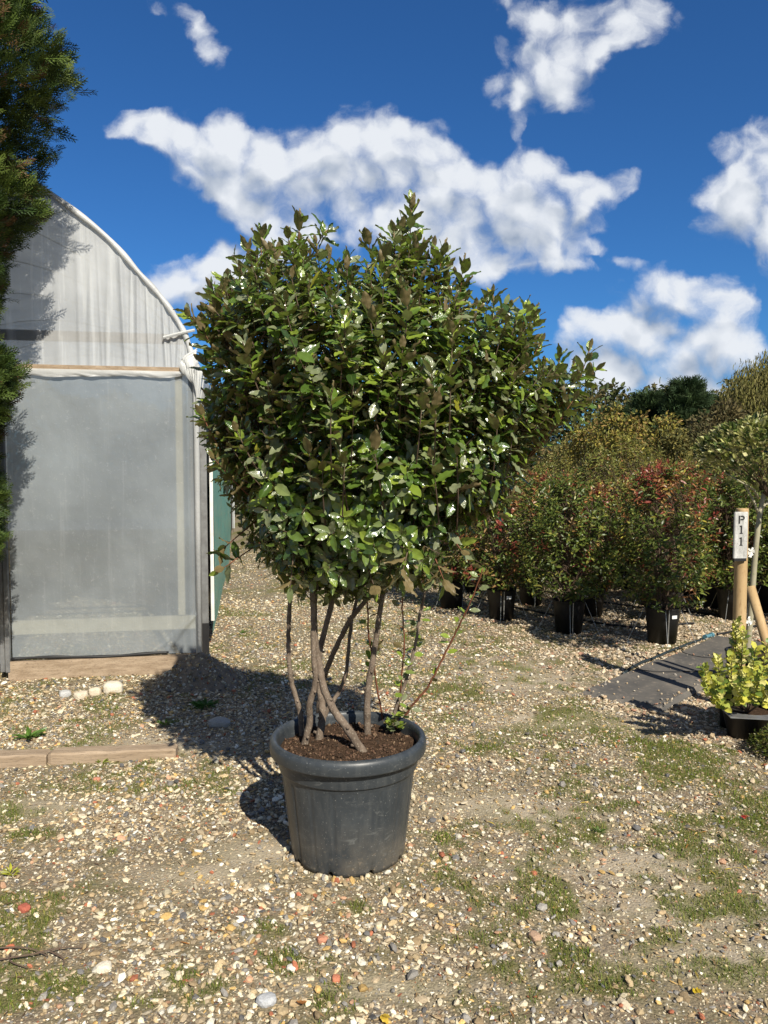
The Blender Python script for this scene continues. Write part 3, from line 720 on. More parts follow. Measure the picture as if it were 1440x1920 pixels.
# twig skeleton: greedy nearest connection back to the stems
nodes = list(np.array(stem_pts_all)); par_r = [.006] * len(nodes)
base_pts = pts - axd * (Ls * .55)[:, None]
NA = np.array(nodes); order = np.argsort(np.min(np.linalg.norm(base_pts[:, None] - NA[None], axis=2), axis=1))
mbT = MB(); NL = NA.copy()
for idx in order:
    b = base_pts[idx]; dv = NL - b
    cost = np.linalg.norm(dv * np.array([1, 1, .8]), axis=1) + np.maximum(0, dv[:, 2]) * .8
    j_ = int(np.argmin(cost)); a_ = NL[j_]; dist = np.linalg.norm(b - a_)
    mid = (a_ + b) / 2 + np.array([0, 0, -.12 * dist]) + rng.normal(size=3) * .06 * dist
    tipp = pts[idx] + axd[idx] * Ls[idx] * .5
    path = crom([a_, mid, b, tipp], 3)
    r0_ = min(.0055, .0022 + .010 * dist)
    tube(mbT, W2L(path), np.linspace(r0_, .0013, len(path)), 5, caps=False)
    NL = np.vstack([NL, mid[None], b[None]])
mbT.build('twigs', M['barkdark'], tree, smooth=True)
# leaves on shoots
def shoot_leaves(base, ax, L, count, size0, size1, th0=88, th1=28, droop=.12):
    Pz, Dz, Nz, Lz = [], [], [], []
    ref = np.array([0, 0, 1.]) if abs(ax[2]) < .85 else np.array([1., 0, 0])
    u = unit(np.cross(ax, ref)); v = np.cross(ax, u); ph = random.random() * 6.28
    for k in range(count):
        tt = (k + .5) / count; a = ph + k * 2.4; r_ = math.cos(a) * u + math.sin(a) * v
        th = R(th0 + (th1 - th0) * tt ** 1.6 + random.gauss(0, 12))
        dd = ax * math.cos(th) + r_ * math.sin(th); nn = ax * math.sin(th) - r_ * math.cos(th)
        dd = dd + np.array([0, 0, -droop * (1 - tt)]); nn = nn + rng.normal(size=3) * .28 + np.array([.10, -.22, .22]) * (1 - tt)
        Pz.append(base + ax * L * tt + r_ * .003); Dz.append(dd); Nz.append(nn)
        Lz.append((size0 + (size1 - size0) * random.random()) * (1 - .45 * max(0, tt - .7) / .3))
    return Pz, Dz, Nz, Lz
Pz, Dz, Nz, Lz, Rz = [], [], [], [], []
for k in range(len(pts)):
    cnt = int(7 + Ls[k] * 36)
    th0 = 92 if pts[k][2] > 1.6 else 105
    a_, b_, c_, d_ = shoot_leaves(pts[k] - axd[k] * Ls[k] * .5, axd[k], Ls[k], cnt, .038, .080, th0, 30 + 25 * (1 - hz[k]), .15 + .35 * (1 - hz[k]))
    Pz += a_; Dz += b_; Nz += c_; Lz += d_; Rz += list(np.clip(rng.normal(.44, .23, cnt), 0, .9))
# leader shoots that break the outline
LEAD = [((768, 470), (772, 372), 3.00, 22), ((742, 500), (738, 425), 2.92, 14), ((560, 480), (562, 405), 3.05, 15), ((492, 500), (488, 432), 3.02, 13), ((436, 640), (400, 545), 2.86, 17), ((400, 640), (345, 580), 2.92, 12), ((640, 540), (655, 478), 3.05, 12),
        ((820, 530), (832, 462), 2.96, 14), ((862, 560), (868, 492), 3.1, 12), ((925, 600), (925, 548), 3.1, 11), ((980, 620), (985, 572), 3.1, 11), ((1040, 740), (1050, 662), 3.0, 12), ((1080, 730), (1108, 648), 2.98, 14), ((1060, 760), (1122, 690), 2.98, 12),
        ((1050, 790), (1115, 745), 3.0, 9), ((640, 700), (648, 600), 2.52, 16), ((760, 640), (765, 555), 2.60, 16), ((540, 640), (535, 560), 2.6, 14), ((700, 640), (690, 570), 2.62, 12), ((845, 690), (850, 610), 2.7, 14), ((480, 720), (455, 640), 2.62, 14),
        ((620, 820), (622, 730), 2.48, 12), ((950, 760), (960, 690), 2.8, 12), ((400, 820), (378, 775), 2.9, 9), ((470, 860), (440, 800), 2.68, 12), ((600, 450), (615, 430), 3.2, 8), ((700, 500), (690, 445), 3.2, 10),
        ((455, 1040), (405, 1075), 2.9, 5), ((440, 1010), (412, 1035), 2.95, 5), ((900, 960), (945, 965), 3.0, 7), ((850, 1010), (870, 1040), 3.0, 6), ((970, 800), (1045, 790), 3.0, 9)]
# more shoots standing out all round the outline
per = np.linalg.norm(np.roll(PO, -1, 0) - PO, axis=1); cum = np.concatenate([[0], np.cumsum(per)])
OUTP = np.array(OUT + [OUT[0]], float); ccx, ccy = 690, 800
for k in range(64):
    s_ = (k + random.random() * .8) / 64 * cum[-1]; i_ = int(np.searchsorted(cum, s_) - 1); i_ = max(0, min(i_, len(OUT) - 1)); f_ = (s_ - cum[i_]) / per[i_]
    e_ = OUTP[i_] * (1 - f_) + OUTP[i_ + 1] * f_
    if e_[1] > 900: continue
    o_ = np.array([e_[0] - ccx, e_[1] - ccy]); o_ = o_ / np.linalg.norm(o_); o_ = o_ * .55 + np.array([0, -.75]); o_ = o_ / np.linalg.norm(o_)
    L_ = random.uniform(55, 105); outl = random.uniform(12, 46)
    LEAD.append((tuple(e_ - o_ * (L_ - outl)), tuple(e_ + o_ * outl), random.uniform(2.85, 3.3), int(L_ / 6.5)))
for k in range(34):      # and on the front face
    x_, y_ = random.uniform(430, 980), random.uniform(520, 900); q_ = np.array([P(x_, y_, 3.0)[[0, 2]]]); i2, d2 = inpoly(q_)
    if not i2[0] or d2[0] < .08 or k % 4 == 3: continue
    Yf = 2.96 + .07 - .50 * (1 - math.exp(-d2[0] / .17)) ; LEAD.append(((x_, y_ + 40), (x_ + random.uniform(-12, 12), y_ - 35), Yf, 11))
for k in range(18):      # drooping shoots under the crown
    x_ = random.uniform(525, 825); yb = 1085 + 25 * math.sin((x_ - 480) / 380 * math.pi) + random.uniform(-25, 14)
    LEAD.append(((x_, yb - 55), (x_ + random.uniform(-22, 22), yb), random.uniform(2.72, 3.25), random.choice([5, 6, 7])))
for (a, b, Yd, cnt) in LEAD:
    Yd -= .07; mbL = MB()
    A_ = P(a[0], a[1], Yd); B_ = P(b[0], b[1], Yd - .02); ax = B_ - A_; L_ = np.linalg.norm(ax); ax = ax / L_
    root = A_ - ax * .14 + np.array([0, .10, 0])
    tube(mbL, W2L(crom([root, A_, B_], 4)), np.linspace(.0034, .0013, 9), 5); mbL.build('shoot', M['barkdark' if Yd < 2.8 else 'redtwig'], tree, smooth=True)
    a_, b_, c_, d_ = shoot_leaves(A_, ax, L_ * .96, cnt, .060, .088, 72, 20, .05)
    Pz += a_; Dz += b_; Nz += c_; Lz += d_; Rz += list(np.clip(rng.normal(.5, .22, cnt), 0, .92))
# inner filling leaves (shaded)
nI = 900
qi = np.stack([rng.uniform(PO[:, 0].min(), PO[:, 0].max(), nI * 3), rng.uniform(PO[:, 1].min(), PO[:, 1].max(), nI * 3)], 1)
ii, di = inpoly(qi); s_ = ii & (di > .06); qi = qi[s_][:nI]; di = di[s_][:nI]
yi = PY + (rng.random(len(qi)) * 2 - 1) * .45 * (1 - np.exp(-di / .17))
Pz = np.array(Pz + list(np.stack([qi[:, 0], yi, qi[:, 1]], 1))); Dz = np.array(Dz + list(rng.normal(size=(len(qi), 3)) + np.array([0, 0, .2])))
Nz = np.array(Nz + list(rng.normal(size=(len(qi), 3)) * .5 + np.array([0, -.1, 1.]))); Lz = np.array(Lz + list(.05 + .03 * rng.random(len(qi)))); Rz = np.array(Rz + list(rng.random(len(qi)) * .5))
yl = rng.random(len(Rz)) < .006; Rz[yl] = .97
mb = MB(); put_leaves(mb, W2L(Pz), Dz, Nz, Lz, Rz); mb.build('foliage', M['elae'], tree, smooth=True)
# small leaves on the bare suckers
mb = MB(); Pz, Dz, Nz, Lz, Rz = [], [], [], [], []
for (px, y0, y1, dens_) in [([(754, 1130), (758, 1208), (753, 1267), (750, 1330)], 3.0, 3.1, 17), ([(790, 1140), (781, 1197), (770, 1240)], 3.1, 3.13, 13), ([(742, 1368), (735, 1352)], 3.1, 3.08, 16), ([(688, 1140), (691, 1189), (699, 1240)], 3.0, 3.08, 4),
                            ([(706, 1200), (696, 1255), (690, 1290)], 3.1, 3.1, 6), ([(905, 1066), (890, 1110), (872, 1150), (845, 1205), (801, 1290)], 2.95, 3.08, 13), ([(768, 1329), (750, 1350)], 3.1, 3.1, 9)]:
    c = crom([P(x, y, y0 + (y1 - y0) * k / (len(px) - 1)) for k, (x, y) in enumerate(px)], 8)
    dens_ = int(dens_ * 1.9)
    for k in range(dens_):
        p_ = c[int((k + .5) / dens_ * (len(c) - 1))]; a = random.random() * 6.28; dd = np.array([math.cos(a), math.sin(a), random.uniform(-.1, .8)])
        p_ = p_ + unit(dd) * (.004 + .012 * random.random())
        Pz.append(p_); Dz.append(dd); Nz.append(np.array([0, -.2, 1]) + rng.normal(size=3) * .5); Lz.append(random.uniform(.028, .046)); Rz.append(random.uniform(.45, .9))
put_leaves(mb, W2L(Pz), np.array(Dz), np.array(Nz), np.array(Lz), np.array(Rz), wide=1.35); mb.build('sucker_leaves', M['elae'], tree, smooth=True)

# ------------------------------------------------------------------ polytunnel
CC = np.array([-1.37, 5.65]); FS = unit(np.array([-.985, -.172])); FN = np.array([-FS[1] * -1, 0]) * 0
FN = np.array([.172, -.985]); FN = FN / np.linalg.norm(FN); BK = -FN
tun = thing('polytunnel', 'white polythene tunnel greenhouse with curved roof and cloudy grey end wall', 'polytunnel', (CC[0], CC[1], 0))
def Tn(s, h, b=0.0):      # s to the left along the front, h up, b to the back
    s, h, b = np.broadcast_arrays(np.asarray(s, float), np.asarray(h, float), np.asarray(b, float))
    return np.stack([s * FS[0] + b * BK[0], s * FS[1] + b * BK[1], h], -1)
AS = np.array([0, .03, .09, .22, .38, .64, 1.12, 1.7, 2.3, 2.85]); AH = np.array([2.2, 2.34, 2.51, 2.71, 2.89, 3.17, 3.51, 3.80, 3.97, 4.02])
arc = crom(np.stack([AS, AH], 1), 8); arcL = np.vstack([arc, np.stack([5.7 - arc[::-1, 0], arc[::-1, 1]], 1)[1:]])
full = np.vstack([[(0, .1)], arcL, [(5.7, .1)]])
def archh(s): return np.interp(s, arcL[:, 0], arcL[:, 1])
def gridmesh(mb, Pg):
    a, b = Pg.shape[:2]; i = np.arange(a - 1)[:, None] * b; j = np.arange(b - 1)[None, :]
    mb.add(Pg.reshape(-1, 3), [np.stack([i + j, i + j + 1, i + b + j + 1, i + b + j], -1).reshape(-1, 4)])
# upper end film with hanging folds
ss_ = np.concatenate([np.linspace(0.0, 1.5, 260), np.linspace(1.52, 5.7, 60)]); hh_ = np.linspace(0, 1, 50)
Sg, Hg = np.meshgrid(ss_, hh_, indexing='ij')
top = archh(Sg); Z = 2.2 + (top - 2.2) * Hg
fold = np.zeros_like(Sg)
for (c_, w_, am) in [(.12, .012, .016), (.17, .010, .014), (.215, .014, .02), (.27, .01, .014), (.33, .012, .018), (.40, .016, .020), (.50, .02, .022), (.60, .018, .015), (.72, .022, .018), (.80, .02, .015), (.93, .03, .009), (1.1, .04, .008), (1.28, .03, .01), (.06, .01, .012), (.09, .008, .01), (.45, .008, .01), (.66, .008, .008)]:
    fold += am * 1.05 * np.exp(-((Sg - c_ - .03 * (Hg - .5) * np.sin(c_ * 40)) / w_) ** 2) * (1 - .75 * Hg * (c_ > .5)) * (.5 + .5 * np.sin(np.pi * np.clip(Hg * .85 + .15, 0, 1)))
fold += .006 * (fbm(Sg * 9, Hg * 2, 5) - .5)
mb = MB(); gridmesh(mb, Tn(Sg, Z, -fold)); mb.build('upper_end_film', M['filmup'], tun, smooth=True)
# lower end film
Sg, Hg = np.meshgrid(np.linspace(.0, 1.30, 110), np.linspace(.14, 2.2, 150), indexing='ij')
f_ = .010 * (fbm(Sg * 3, Hg * 1.4, 61) - .5) + .004 * (fbm(Sg * 14, Hg * 9, 62, 3) - .5) + .010 * np.exp(-((Sg - .06) / .02) ** 2) + .006 * np.exp(-((Sg - .02) / .012) ** 2)
diag = .014 * np.exp(-(((Hg - .14) - (.25 - Sg) * 1.3) / .02) ** 2) * (Sg < .25) + .012 * np.exp(-(((Hg - .14) - (.33 - Sg) * .9) / .018) ** 2) * (Sg < .3)
mb = MB(); gridmesh(mb, Tn(Sg, Hg, -f_ - diag)); mb.build('lower_end_film', M['film'], tun, smooth=True)
Sg, Hg = np.meshgrid(np.linspace(2.75, 5.7, 40), np.linspace(.14, 2.2, 30), indexing='ij')
mb = MB(); gridmesh(mb, Tn(Sg, Hg, -.01 * fbm(Sg * 3, Hg * 1.4, 66))); mb.build('far_end_film', M['film'], tun, smooth=True)
# door: aluminium frame and film leaf, set back
def tbox(name, s0, s1, h0, h1, b0, b1, mat, bev=.003, parent=tun, dh=0.0):
    mb = MB(); Rm = np.stack([[-FS[0], -FS[1], 0], [BK[0], BK[1], 0], [0, 0, 1]], 1)
    if dh:   # sloped length-wise
        ang = math.atan2(dh, s1 - s0); Rm = Rm @ np.array([(math.cos(ang), 0, math.sin(ang)), (0, 1, 0), (-math.sin(ang), 0, math.cos(ang))])
    box(mb, Tn((s0 + s1) / 2, (h0 + h1) / 2, (b0 + b1) / 2), abs(s1 - s0), abs(b1 - b0), h1 - h0, Rm, bev)
    return mb.build(name, mat, parent)
dfr = tbox('door_frame', 1.305, 1.335, .06, 2.18, -.05, -.01, M['alu'])
tbox('door_frame', 1.345, 1.375, .06, 2.18, -.03, .02, M['alu'])
Sg, Hg = np.meshgrid(np.linspace(1.375, 2.745, 30), np.linspace(.10, 2.18, 30), indexing='ij')
mb = MB(); gridmesh(mb, Tn(Sg, Hg, .06 + .01 * fbm(Sg * 4, Hg * 2, 9))); mb.build('door', M['film'], tun, smooth=True)
# timbers behind film
tbox('purlin', .09, 5.6, 2.405, 2.475, .006, .046, M['barkdark'])
tbox('top_batten', .03, 5.65, 2.195, 2.232, -.030, -.004, M['timberx'])
tbox('corner_stud', .10, .150, .42, 2.19, .010, .055, M['paletimber'])
tbox('bottom_rail', .02, 1.3, .315, .415, .008, .05, M['paletimber'])
tbox('base_board', .0, 1.32, -.03, .135, -.045, .0, M['timberx'])
mb = MB(); sp_ = np.linspace(.22, 1.30, 40); tube(mb, Tn(sp_, .150 + .006 * np.sin(sp_ * 7), -.03), .011 + .002 * np.sin(sp_ * 20), 8); mb.build('bottom_hem', M['blackp'], tun, smooth=True)
# folded hem hanging from the batten
sp_ = np.linspace(-.02, 1.9, 160); hb = np.linspace(0, 1, 8); Sg, Hg = np.meshgrid(sp_, hb, indexing='ij')
drop = .022 + .036 * fbm(Sg * 4, Sg * 0, 8) * sm(0, .25, Sg) + .02 * np.exp(-((Sg - 1.0) / .12) ** 2)
mb = MB(); gridmesh(mb, Tn(Sg, 2.202 - drop * Hg, -.034 - .004 * np.sin(Hg * 3.1) - .020 * Hg * (fbm(Sg * 14 + Hg * 3, Hg * 2, 3) - .5) + .010 * Hg)); mb.build('folded_hem', M['filmwhite'], tun, smooth=True)
# white wrapped hoop
mb = MB(); pth = Tn(full[:, 0], full[:, 1], -.015); tube(mb, pth, .021 + .003 * np.sin(np.arange(len(pth)) * .9), 10); mb.build('end_hoop', M['filmwhite'], tun, smooth=True)
# film gathered at the shoulder
mb = MB()
for k in range(9):
    a0 = Tn(-.01, 2.36 - k * .02, -.03); a1 = Tn(.10 - .02 * k, 2.26 - .012 * k, -.055 - .004 * k); a2 = Tn(-.03 + .004 * k, 2.12 - .035 * k, -.04)
    c = crom([a0, a1, a2], 6); off = np.array([[.012 * math.cos(k), 0, .03]]); Wd = np.stack([c - off, c, c + off * np.array([1, 1, .7])], 1)
    Wd[:, 1, :2] += FN * .018; gridmesh(mb, Wd)
mb.build('gathered_film', M['filmwhite'], tun, smooth=True)
# tie strap
mb = MB(); tube(mb, Tn(np.array([.22, .12, .0]), np.array([2.44, 2.47, 2.50]), -.04), .011, 6); mb.build('strap', M['filmwhite'], tun)
# roof and far side
bks = np.linspace(0.0, 14, 36); prof2 = full.copy()
def side_prof(k): return prof2[k]
Pg = np.array([[Tn(s, h, b) for (s, h) in full] for b in bks])
low = full[:, 1] < 1.0
mb = MB(); gridmesh(mb, Pg[:, 1:]); mb.build('roof_film', M['filmroof'], tun, smooth=True)
mb = MB(); gridmesh(mb, Pg[-1][None].repeat(2, 0) * np.array([1, 1, 1.]) + np.array([[[0, 0, 0]], [[0, 0, -.001]]]))
for b in np.arange(2.0, 14, 2.0):
    mb = MB(); tube(mb, Tn(full[:, 0], full[:, 1] - .03, b), .006, 6); mb.build('hoop', M['alu'], tun, smooth=True)
# right-hand side wall
tbox('corner_post', .0, .05, .0, 2.15, .05, .10, M['barkdark'])
tbox('side_post', -.045, .005, .0, 2.1, .42, .47, M['alu'])
tbox('black_flap', -.055, .09, .03, .30, .28, .30, M['blackp'], bev=.002)
tbox('side_batten', -.075, -.048, .22, 1.80, .78, .81, M['white'])
bb = np.linspace(.81, 6.5, 60); hh_ = np.linspace(.10, 1.75, 30); Bg, Hg = np.meshgrid(bb, hh_, indexing='ij')
mb = MB(); gridmesh(mb, Tn(-.058 - .025 * np.sin(Hg * 2) - .03 * (fbm(Bg * 1.5, Hg * 2, 71) - .5), Hg, Bg)); mb.build('teal_side_curtain', M['teal'], tun, smooth=True)
Bg, Hg = np.meshgrid(np.linspace(.05, 14, 60), np.linspace(.0, 2.2, 20), indexing='ij')
mb = MB(); gridmesh(mb, Tn(.06 + 0 * Bg, Hg, Bg)); mb.build('dark_gap_sheet', M['blackp'], tun)  # black sheet standing in for the dark gap along the side wall
Bg, Hg = np.meshgrid(np.linspace(.0, 14, 30), np.linspace(.0, 2.2, 10), indexing='ij')
mb = MB(); gridmesh(mb, Tn(5.7 + 0 * Bg, Hg, Bg)); mb.build('far_side_film', M['filmroof'], tun)
Sg, Hg = np.meshgrid(np.linspace(0, 5.7, 60), np.linspace(0, 1, 20), indexing='ij')
mb = MB(); gridmesh(mb, Tn(Sg, archh(Sg) * Hg, 14.0)); mb.build('rear_wall', M['filmroof'], tun)

# soil heap against the corner
HEAPBITS = []
def heap():
    n = 70; V = []; a = np.linspace(-1.25, 1.25, n); X, Y = np.meshgrid(a, a, indexing='ij'); r = np.hypot(X, Y * 1.0)
    H = .235 * np.maximum(0, 1 - r ** 1.1) + .05 * (fbm(X * 4, Y * 4, 81) - .5) * (r < 1.05) + .03 * (fbm(X * 14, Y * 14, 82) - .5)
    H = np.where(r > 1.12, -.05, H)
    c = G(368, 1285); Pg = np.stack([X * .34, Y * .27, H - .01], -1); mb = MB(); gridmesh(mb, Pg)
    e1 = np.array([(.20, .155, .11)]) * (.55 + .9 * fbm(X.ravel() * 9, Y.ravel() * 9, 84))[:, None]; mb.A[-1] = e1; mb.hasA = True
    k = 1500; ii_ = rng.integers(4, n - 4, k); jj = rng.integers(4, n - 4, k); pp_ = Pg[ii_, jj]; kk = pp_[:, 2] > .0; pp_ = pp_[kk]; k = len(pp_); s_ = .003 + .009 * rng.random(k) ** 2
    pp_ = pp_ + np.stack([rng.normal(size=k) * .004, rng.normal(size=k) * .004, s_ * .3], 1)
    batch(mb, IV, [IFc], randrot(k) * (s_[:, None] * np.array([1.4, 1, .8]))[:, None, :], pp_, PAL[rng.choice(len(PAL), k, p=PW)] * (.4 + .5 * rng.random((k, 1))))
    o = mb.build("soil_heap", M["stone"]); o.location = (c[0] + .02, c[1] + .08, 0)
    tag(o, 'dark heap of earth at the right corner of the polytunnel', 'soil heap')
heap()
# stones row by the tunnel
def rock(px, py, w_, h_, d_, colr, label, name='rock', cat='stone', group=None, rz=0, sub=2, red=False):
    import bmesh
    bm = bmesh.new(); bmesh.ops.create_icosphere(bm, subdivisions=sub + 1, radius=1)
    sd = random.random() * 50
    for v in bm.verts:
        c = np.array(v.co); c = np.sign(c) * np.abs(c) ** .65
        k = 1 + .35 * (float(fbm(c[0] * 1.7 + sd, c[1] * 1.7 + c[2] * 1.3 + sd, 9)) - .5)
        v.co = (c[0] * k * w_ / 2, c[1] * k * d_ / 2, c[2] * k * h_ / 2)
    me = bpy.data.meshes.new(name); bm.to_mesh(me); bm.free()
    at = me.attributes.new('tint', 'FLOAT_COLOR', 'POINT'); at.data.foreach_set('color', np.tile(np.array([*colr, 1], np.float32), len(me.vertices)))
    me.materials.append(M['stone']); o = bpy.data.objects.new(name, me); C.objects.link(o); g_ = G(px, py)
    o.location = (g_[0], g_[1], float(gh(g_[0], g_[1])) + h_ * .30); o.rotation_euler = (random.uniform(-.1, .1), random.uniform(-.1, .1), rz)
    tag(o, label, cat, group)
rock(212, 1298, .13, .09, .10, (.60, .54, .43), 'largest pale block of stone below the tunnel base board', group='stones along the polytunnel base', rz=.3)
rock(178, 1302, .08, .06, .06, (.58, .50, .38), 'pale stone just left of the largest block by the tunnel base', group='stones along the polytunnel base')
rock(152, 1308, .09, .055, .07, (.56, .49, .38), 'cream rounded stone in the middle of the row by the tunnel', group='stones along the polytunnel base', rz=1)
rock(122, 1305, .075, .05, .06, (.42, .42, .41), 'grey stone at the left end of the row by the tunnel', group='stones along the polytunnel base', rz=.5)
rock(412, 1362, .13, .05, .09, (.36, .34, .30), 'flat grey stone in the shade left of the big pot', group='stones in the tree shade')
rock(328, 1290, .10, .04, .07, (.34, .31, .27), 'small flat grey stone at the foot of the soil heap', group='stones in the tree shade')
for (x, y, w_, c, l) in [(46, 1705, .045, (.38, .11, .07), 'dark red brick chip near the left edge of the gravel'), (630, 1832, .032, (.50, .19, .11), 'orange-red brick chip near the bottom below the pot'), (605, 1762, .035, (.45, .21, .13), 'brick chip among pale stones below left of the pot'),
                         (182, 1462, .035, (.50, .22, .14), 'pinkish brick chip just below the old timber edging'), (18, 1778, .03, (.50, .16, .08), 'orange brick chip beside the fallen twig'), (1003, 1760, .045, (.40, .27, .18), 'round brown pebble on the gravel right of the pot'),
                         (548, 1815, .032, (.70, .66, .58), 'white angular pebble below the pot'), (500, 1880, .055, (.42, .43, .44), 'grey-white flint lump at the bottom of the photo'), (195, 1815, .048, (.66, .60, .48), 'cream pebble in the lower left gravel')]:
    rock(x, y, w_, w_ * .55, w_ * .8, c, l, 'brick_chip' if 'brick' in l else 'pebble', 'stone', 'odd stones lying on the gravel', random.random() * 3, 1)

# old timber edging
c0 = G(-60, 1432); c1_ = G(92, 1428); c2_ = G(332, 1418)
for (a, b, l, th) in [(c0, c1_, 'short weathered timber edging piece at the left edge of the gravel', .052), (c1_ + [.006, .004, 0], c2_, 'long weathered timber edging piece half buried left of the pot', .055)]:
    d_ = b - a; L_ = np.linalg.norm(d_); ang = math.atan2(d_[1], d_[0]); nseg = 40; mb = MB()
    xx = np.linspace(-L_ / 2, L_ / 2, nseg); Wd = []
    for i_, x in enumerate(xx):
        w1 = .045 + .006 * float(fbm(x * 8 + 3, 1.5, 91)); h1 = th * (.9 + .25 * float(fbm(x * 5, 7.5, 92)))
        e = 1 if 0 < i_ < nseg - 1 else .85
        Wd.append([(x, -w1 * e, -.02), (x, -w1 * e, h1 * .85 * e), (x, -w1 * .8 * e, h1 * e), (x, w1 * .8 * e, h1 * e), (x, w1 * e, h1 * .85 * e), (x, w1 * e, -.02)])
    Wd = np.array(Wd); gridmesh(mb, Wd); mb.add(Wd[0], [np.array([[0, 1, 2, 3, 4, 5]])]); mb.add(Wd[-1], [np.array([[5, 4, 3, 2, 1, 0]])])
    o = mb.build('timber_edging', M['timberx']); mid = (a + b) / 2; o.location = (mid[0], mid[1], 0); o.rotation_euler = (0, 0, ang)
    tag(o, l, 'timber edging', 'timber edging along the gravel')

# ------------------------------------------------------------------ conifer at the left
def spray_template(w0=.022, pairs=6):
    V = []; Fs = []
    def strip(a, b, w_):
        a = np.array(a, float); b = np.array(b, float); d_ = b - a; s_ = np.array([-d_[1], d_[0], 0]); s_ = s_ / (np.linalg.norm(s_) + 1e-9) * w_
        k = len(V); m_ = a * .45 + b * .55; V.extend([a, m_ - s_, b, m_ + s_]); Fs.append((k, k + 1, k + 2, k + 3))
    strip((0, 0, 0), (1, 0, -.08), w0 * 1.3)
    for k in range(pairs):
        x = .12 + k * .80 / pairs; L_ = .50 * (1 - x * .72); z0 = -.06 * x
        for sgn in (-1, 1):
            xx = x + (.06 if sgn > 0 else 0); e = (xx + L_ * .80, sgn * L_ * .62, z0 - .03 + .10 * ((k * 7 + sgn) % 3 - 1)); strip((xx, 0, z0), e, w0)
            if L_ > .2:
                m_ = (xx + (e[0] - xx) * .45, e[1] * .45, z0); strip(m_, (m_[0] + .17, m_[1] + sgn * .0, z0 + .04), w0); strip(m_, (m_[0] + .08, m_[1] + sgn * .13, z0 - .03), w0 * .9)
    return np.array(V), [np.array(Fs)]
SPR = spray_template()
def scale_conifer(name, label, cat, loc, rad_fn, z0, z1, nspray, L0, L1, cols, cp_, droop=.1, up=.5, trunk_r=.08, group=None, xr=1.0, yr=1.0, seed=0, mat='scale', facing=None):
    tr = thing(name, label, cat, loc, group=group)
    mb = MB(); tube(mb, [(0, 0, -.05), (.02, 0, (z0 + z1) * .4), (0, .01, z1 - .2)], [trunk_r, trunk_r * .7, trunk_r * .2], 9); mb.build('trunk', M['farbark'], tr, smooth=True)
    mb = MB(); n = nspray
    z = z0 + (z1 - z0) * rng.random(n); a = rng.random(n) * 6.283
    if facing is not None:
        s_ = rng.random(n) < .6; a[s_] = facing + rng.normal(size=s_.sum()) * .75
    lump = fbm(a * 2.2 + seed, z * 2.6, 51 + seed)
    r = rad_fn(z) * (.45 + .75 * lump) * (.62 + .38 * rng.random(n) ** .4)
    o = np.stack([np.cos(a) * xr, np.sin(a) * yr, 0 * a], 1); p = o * r[:, None]; p[:, 2] = z
    d_ = o + np.array([0, 0, up]) + rng.normal(size=(n, 3)) * .45; nn = np.array([0, 0, 1.]) + o * .5 + rng.normal(size=(n, 3)) * .6
    L_ = L0 + (L1 - L0) * rng.random(n); pal = np.array(cols); ci = rng.choice(len(cols), n, p=np.array(cp_) / sum(cp_))
    patch = fbm(a * 3 + 9, z * 3, 77); ci = np.where((patch > .66) & (rng.random(n) < .45), len(cols) - 1, ci)
    col = pal[ci] * (.7 + .6 * rng.random((n, 1)))
    x = unit(d_); zz = unit(nn - x * (nn * x).sum(1)[:, None]); y = np.cross(zz, x)
    batch(mb, SPR[0], SPR[1], np.stack([x, y, zz], 2) * L_[:, None, None], p - x * (L_ * .4)[:, None], col)
    # dark inner branches
    mb.build('crown', M[mat], tr)
    mb = MB()
    for k in range(60):
        zz_ = z0 + (z1 - z0) * random.random() * .95; a_ = random.random() * 6.28; rr = float(rad_fn(np.array(zz_))) * .75
        tube(mb, [(0, 0, zz_ - .15), (math.cos(a_) * rr * .5 * xr, math.sin(a_) * rr * .5 * yr, zz_ - .03), (math.cos(a_) * rr * xr, math.sin(a_) * rr * yr, zz_ + .12)], [.012, .008, .003], 4, caps=False)
    mb.build('limbs', M['farbark'], tr)
    return tr
CX, CY = -2.96, 4.72
edge = [(1.0, 25), (1.15, 0), (1.25, 30), (1.45, 25), (1.7, 22), (1.9, 36), (2.1, 56), (2.3, 36), (2.6, 42), (2.85, 45), (3.1, 88), (3.4, 92), (3.7, 118), (4.1, 140), (4.5, 150), (5.2, 110), (6.2, 0)]
ez = np.array([e[0] for e in edge]); er = np.array([(e[1] - 720) / F * CY - CX for e in edge])
er[ez > 3.0] *= 1.08; er[ez > 3.6] *= 1.12; er[-1] = .05; er[-2] = .6
def rad_c(z): return np.interp(z, np.concatenate([[.3, .7], ez]), np.concatenate([[.30, .40], er])) * .90
scale_conifer('conifer', 'tall conifer with feathery scale foliage at the left edge before the polytunnel', 'conifer', (CX, CY, 0), rad_c, .45, 6.1, 19000, .08, .17,
              [(.038, .068, .014), (.065, .10, .018), (.10, .14, .025), (.025, .048, .012), (.13, .075, .035)], [.28, .32, .2, .14, .06], up=.55, facing=-.55)

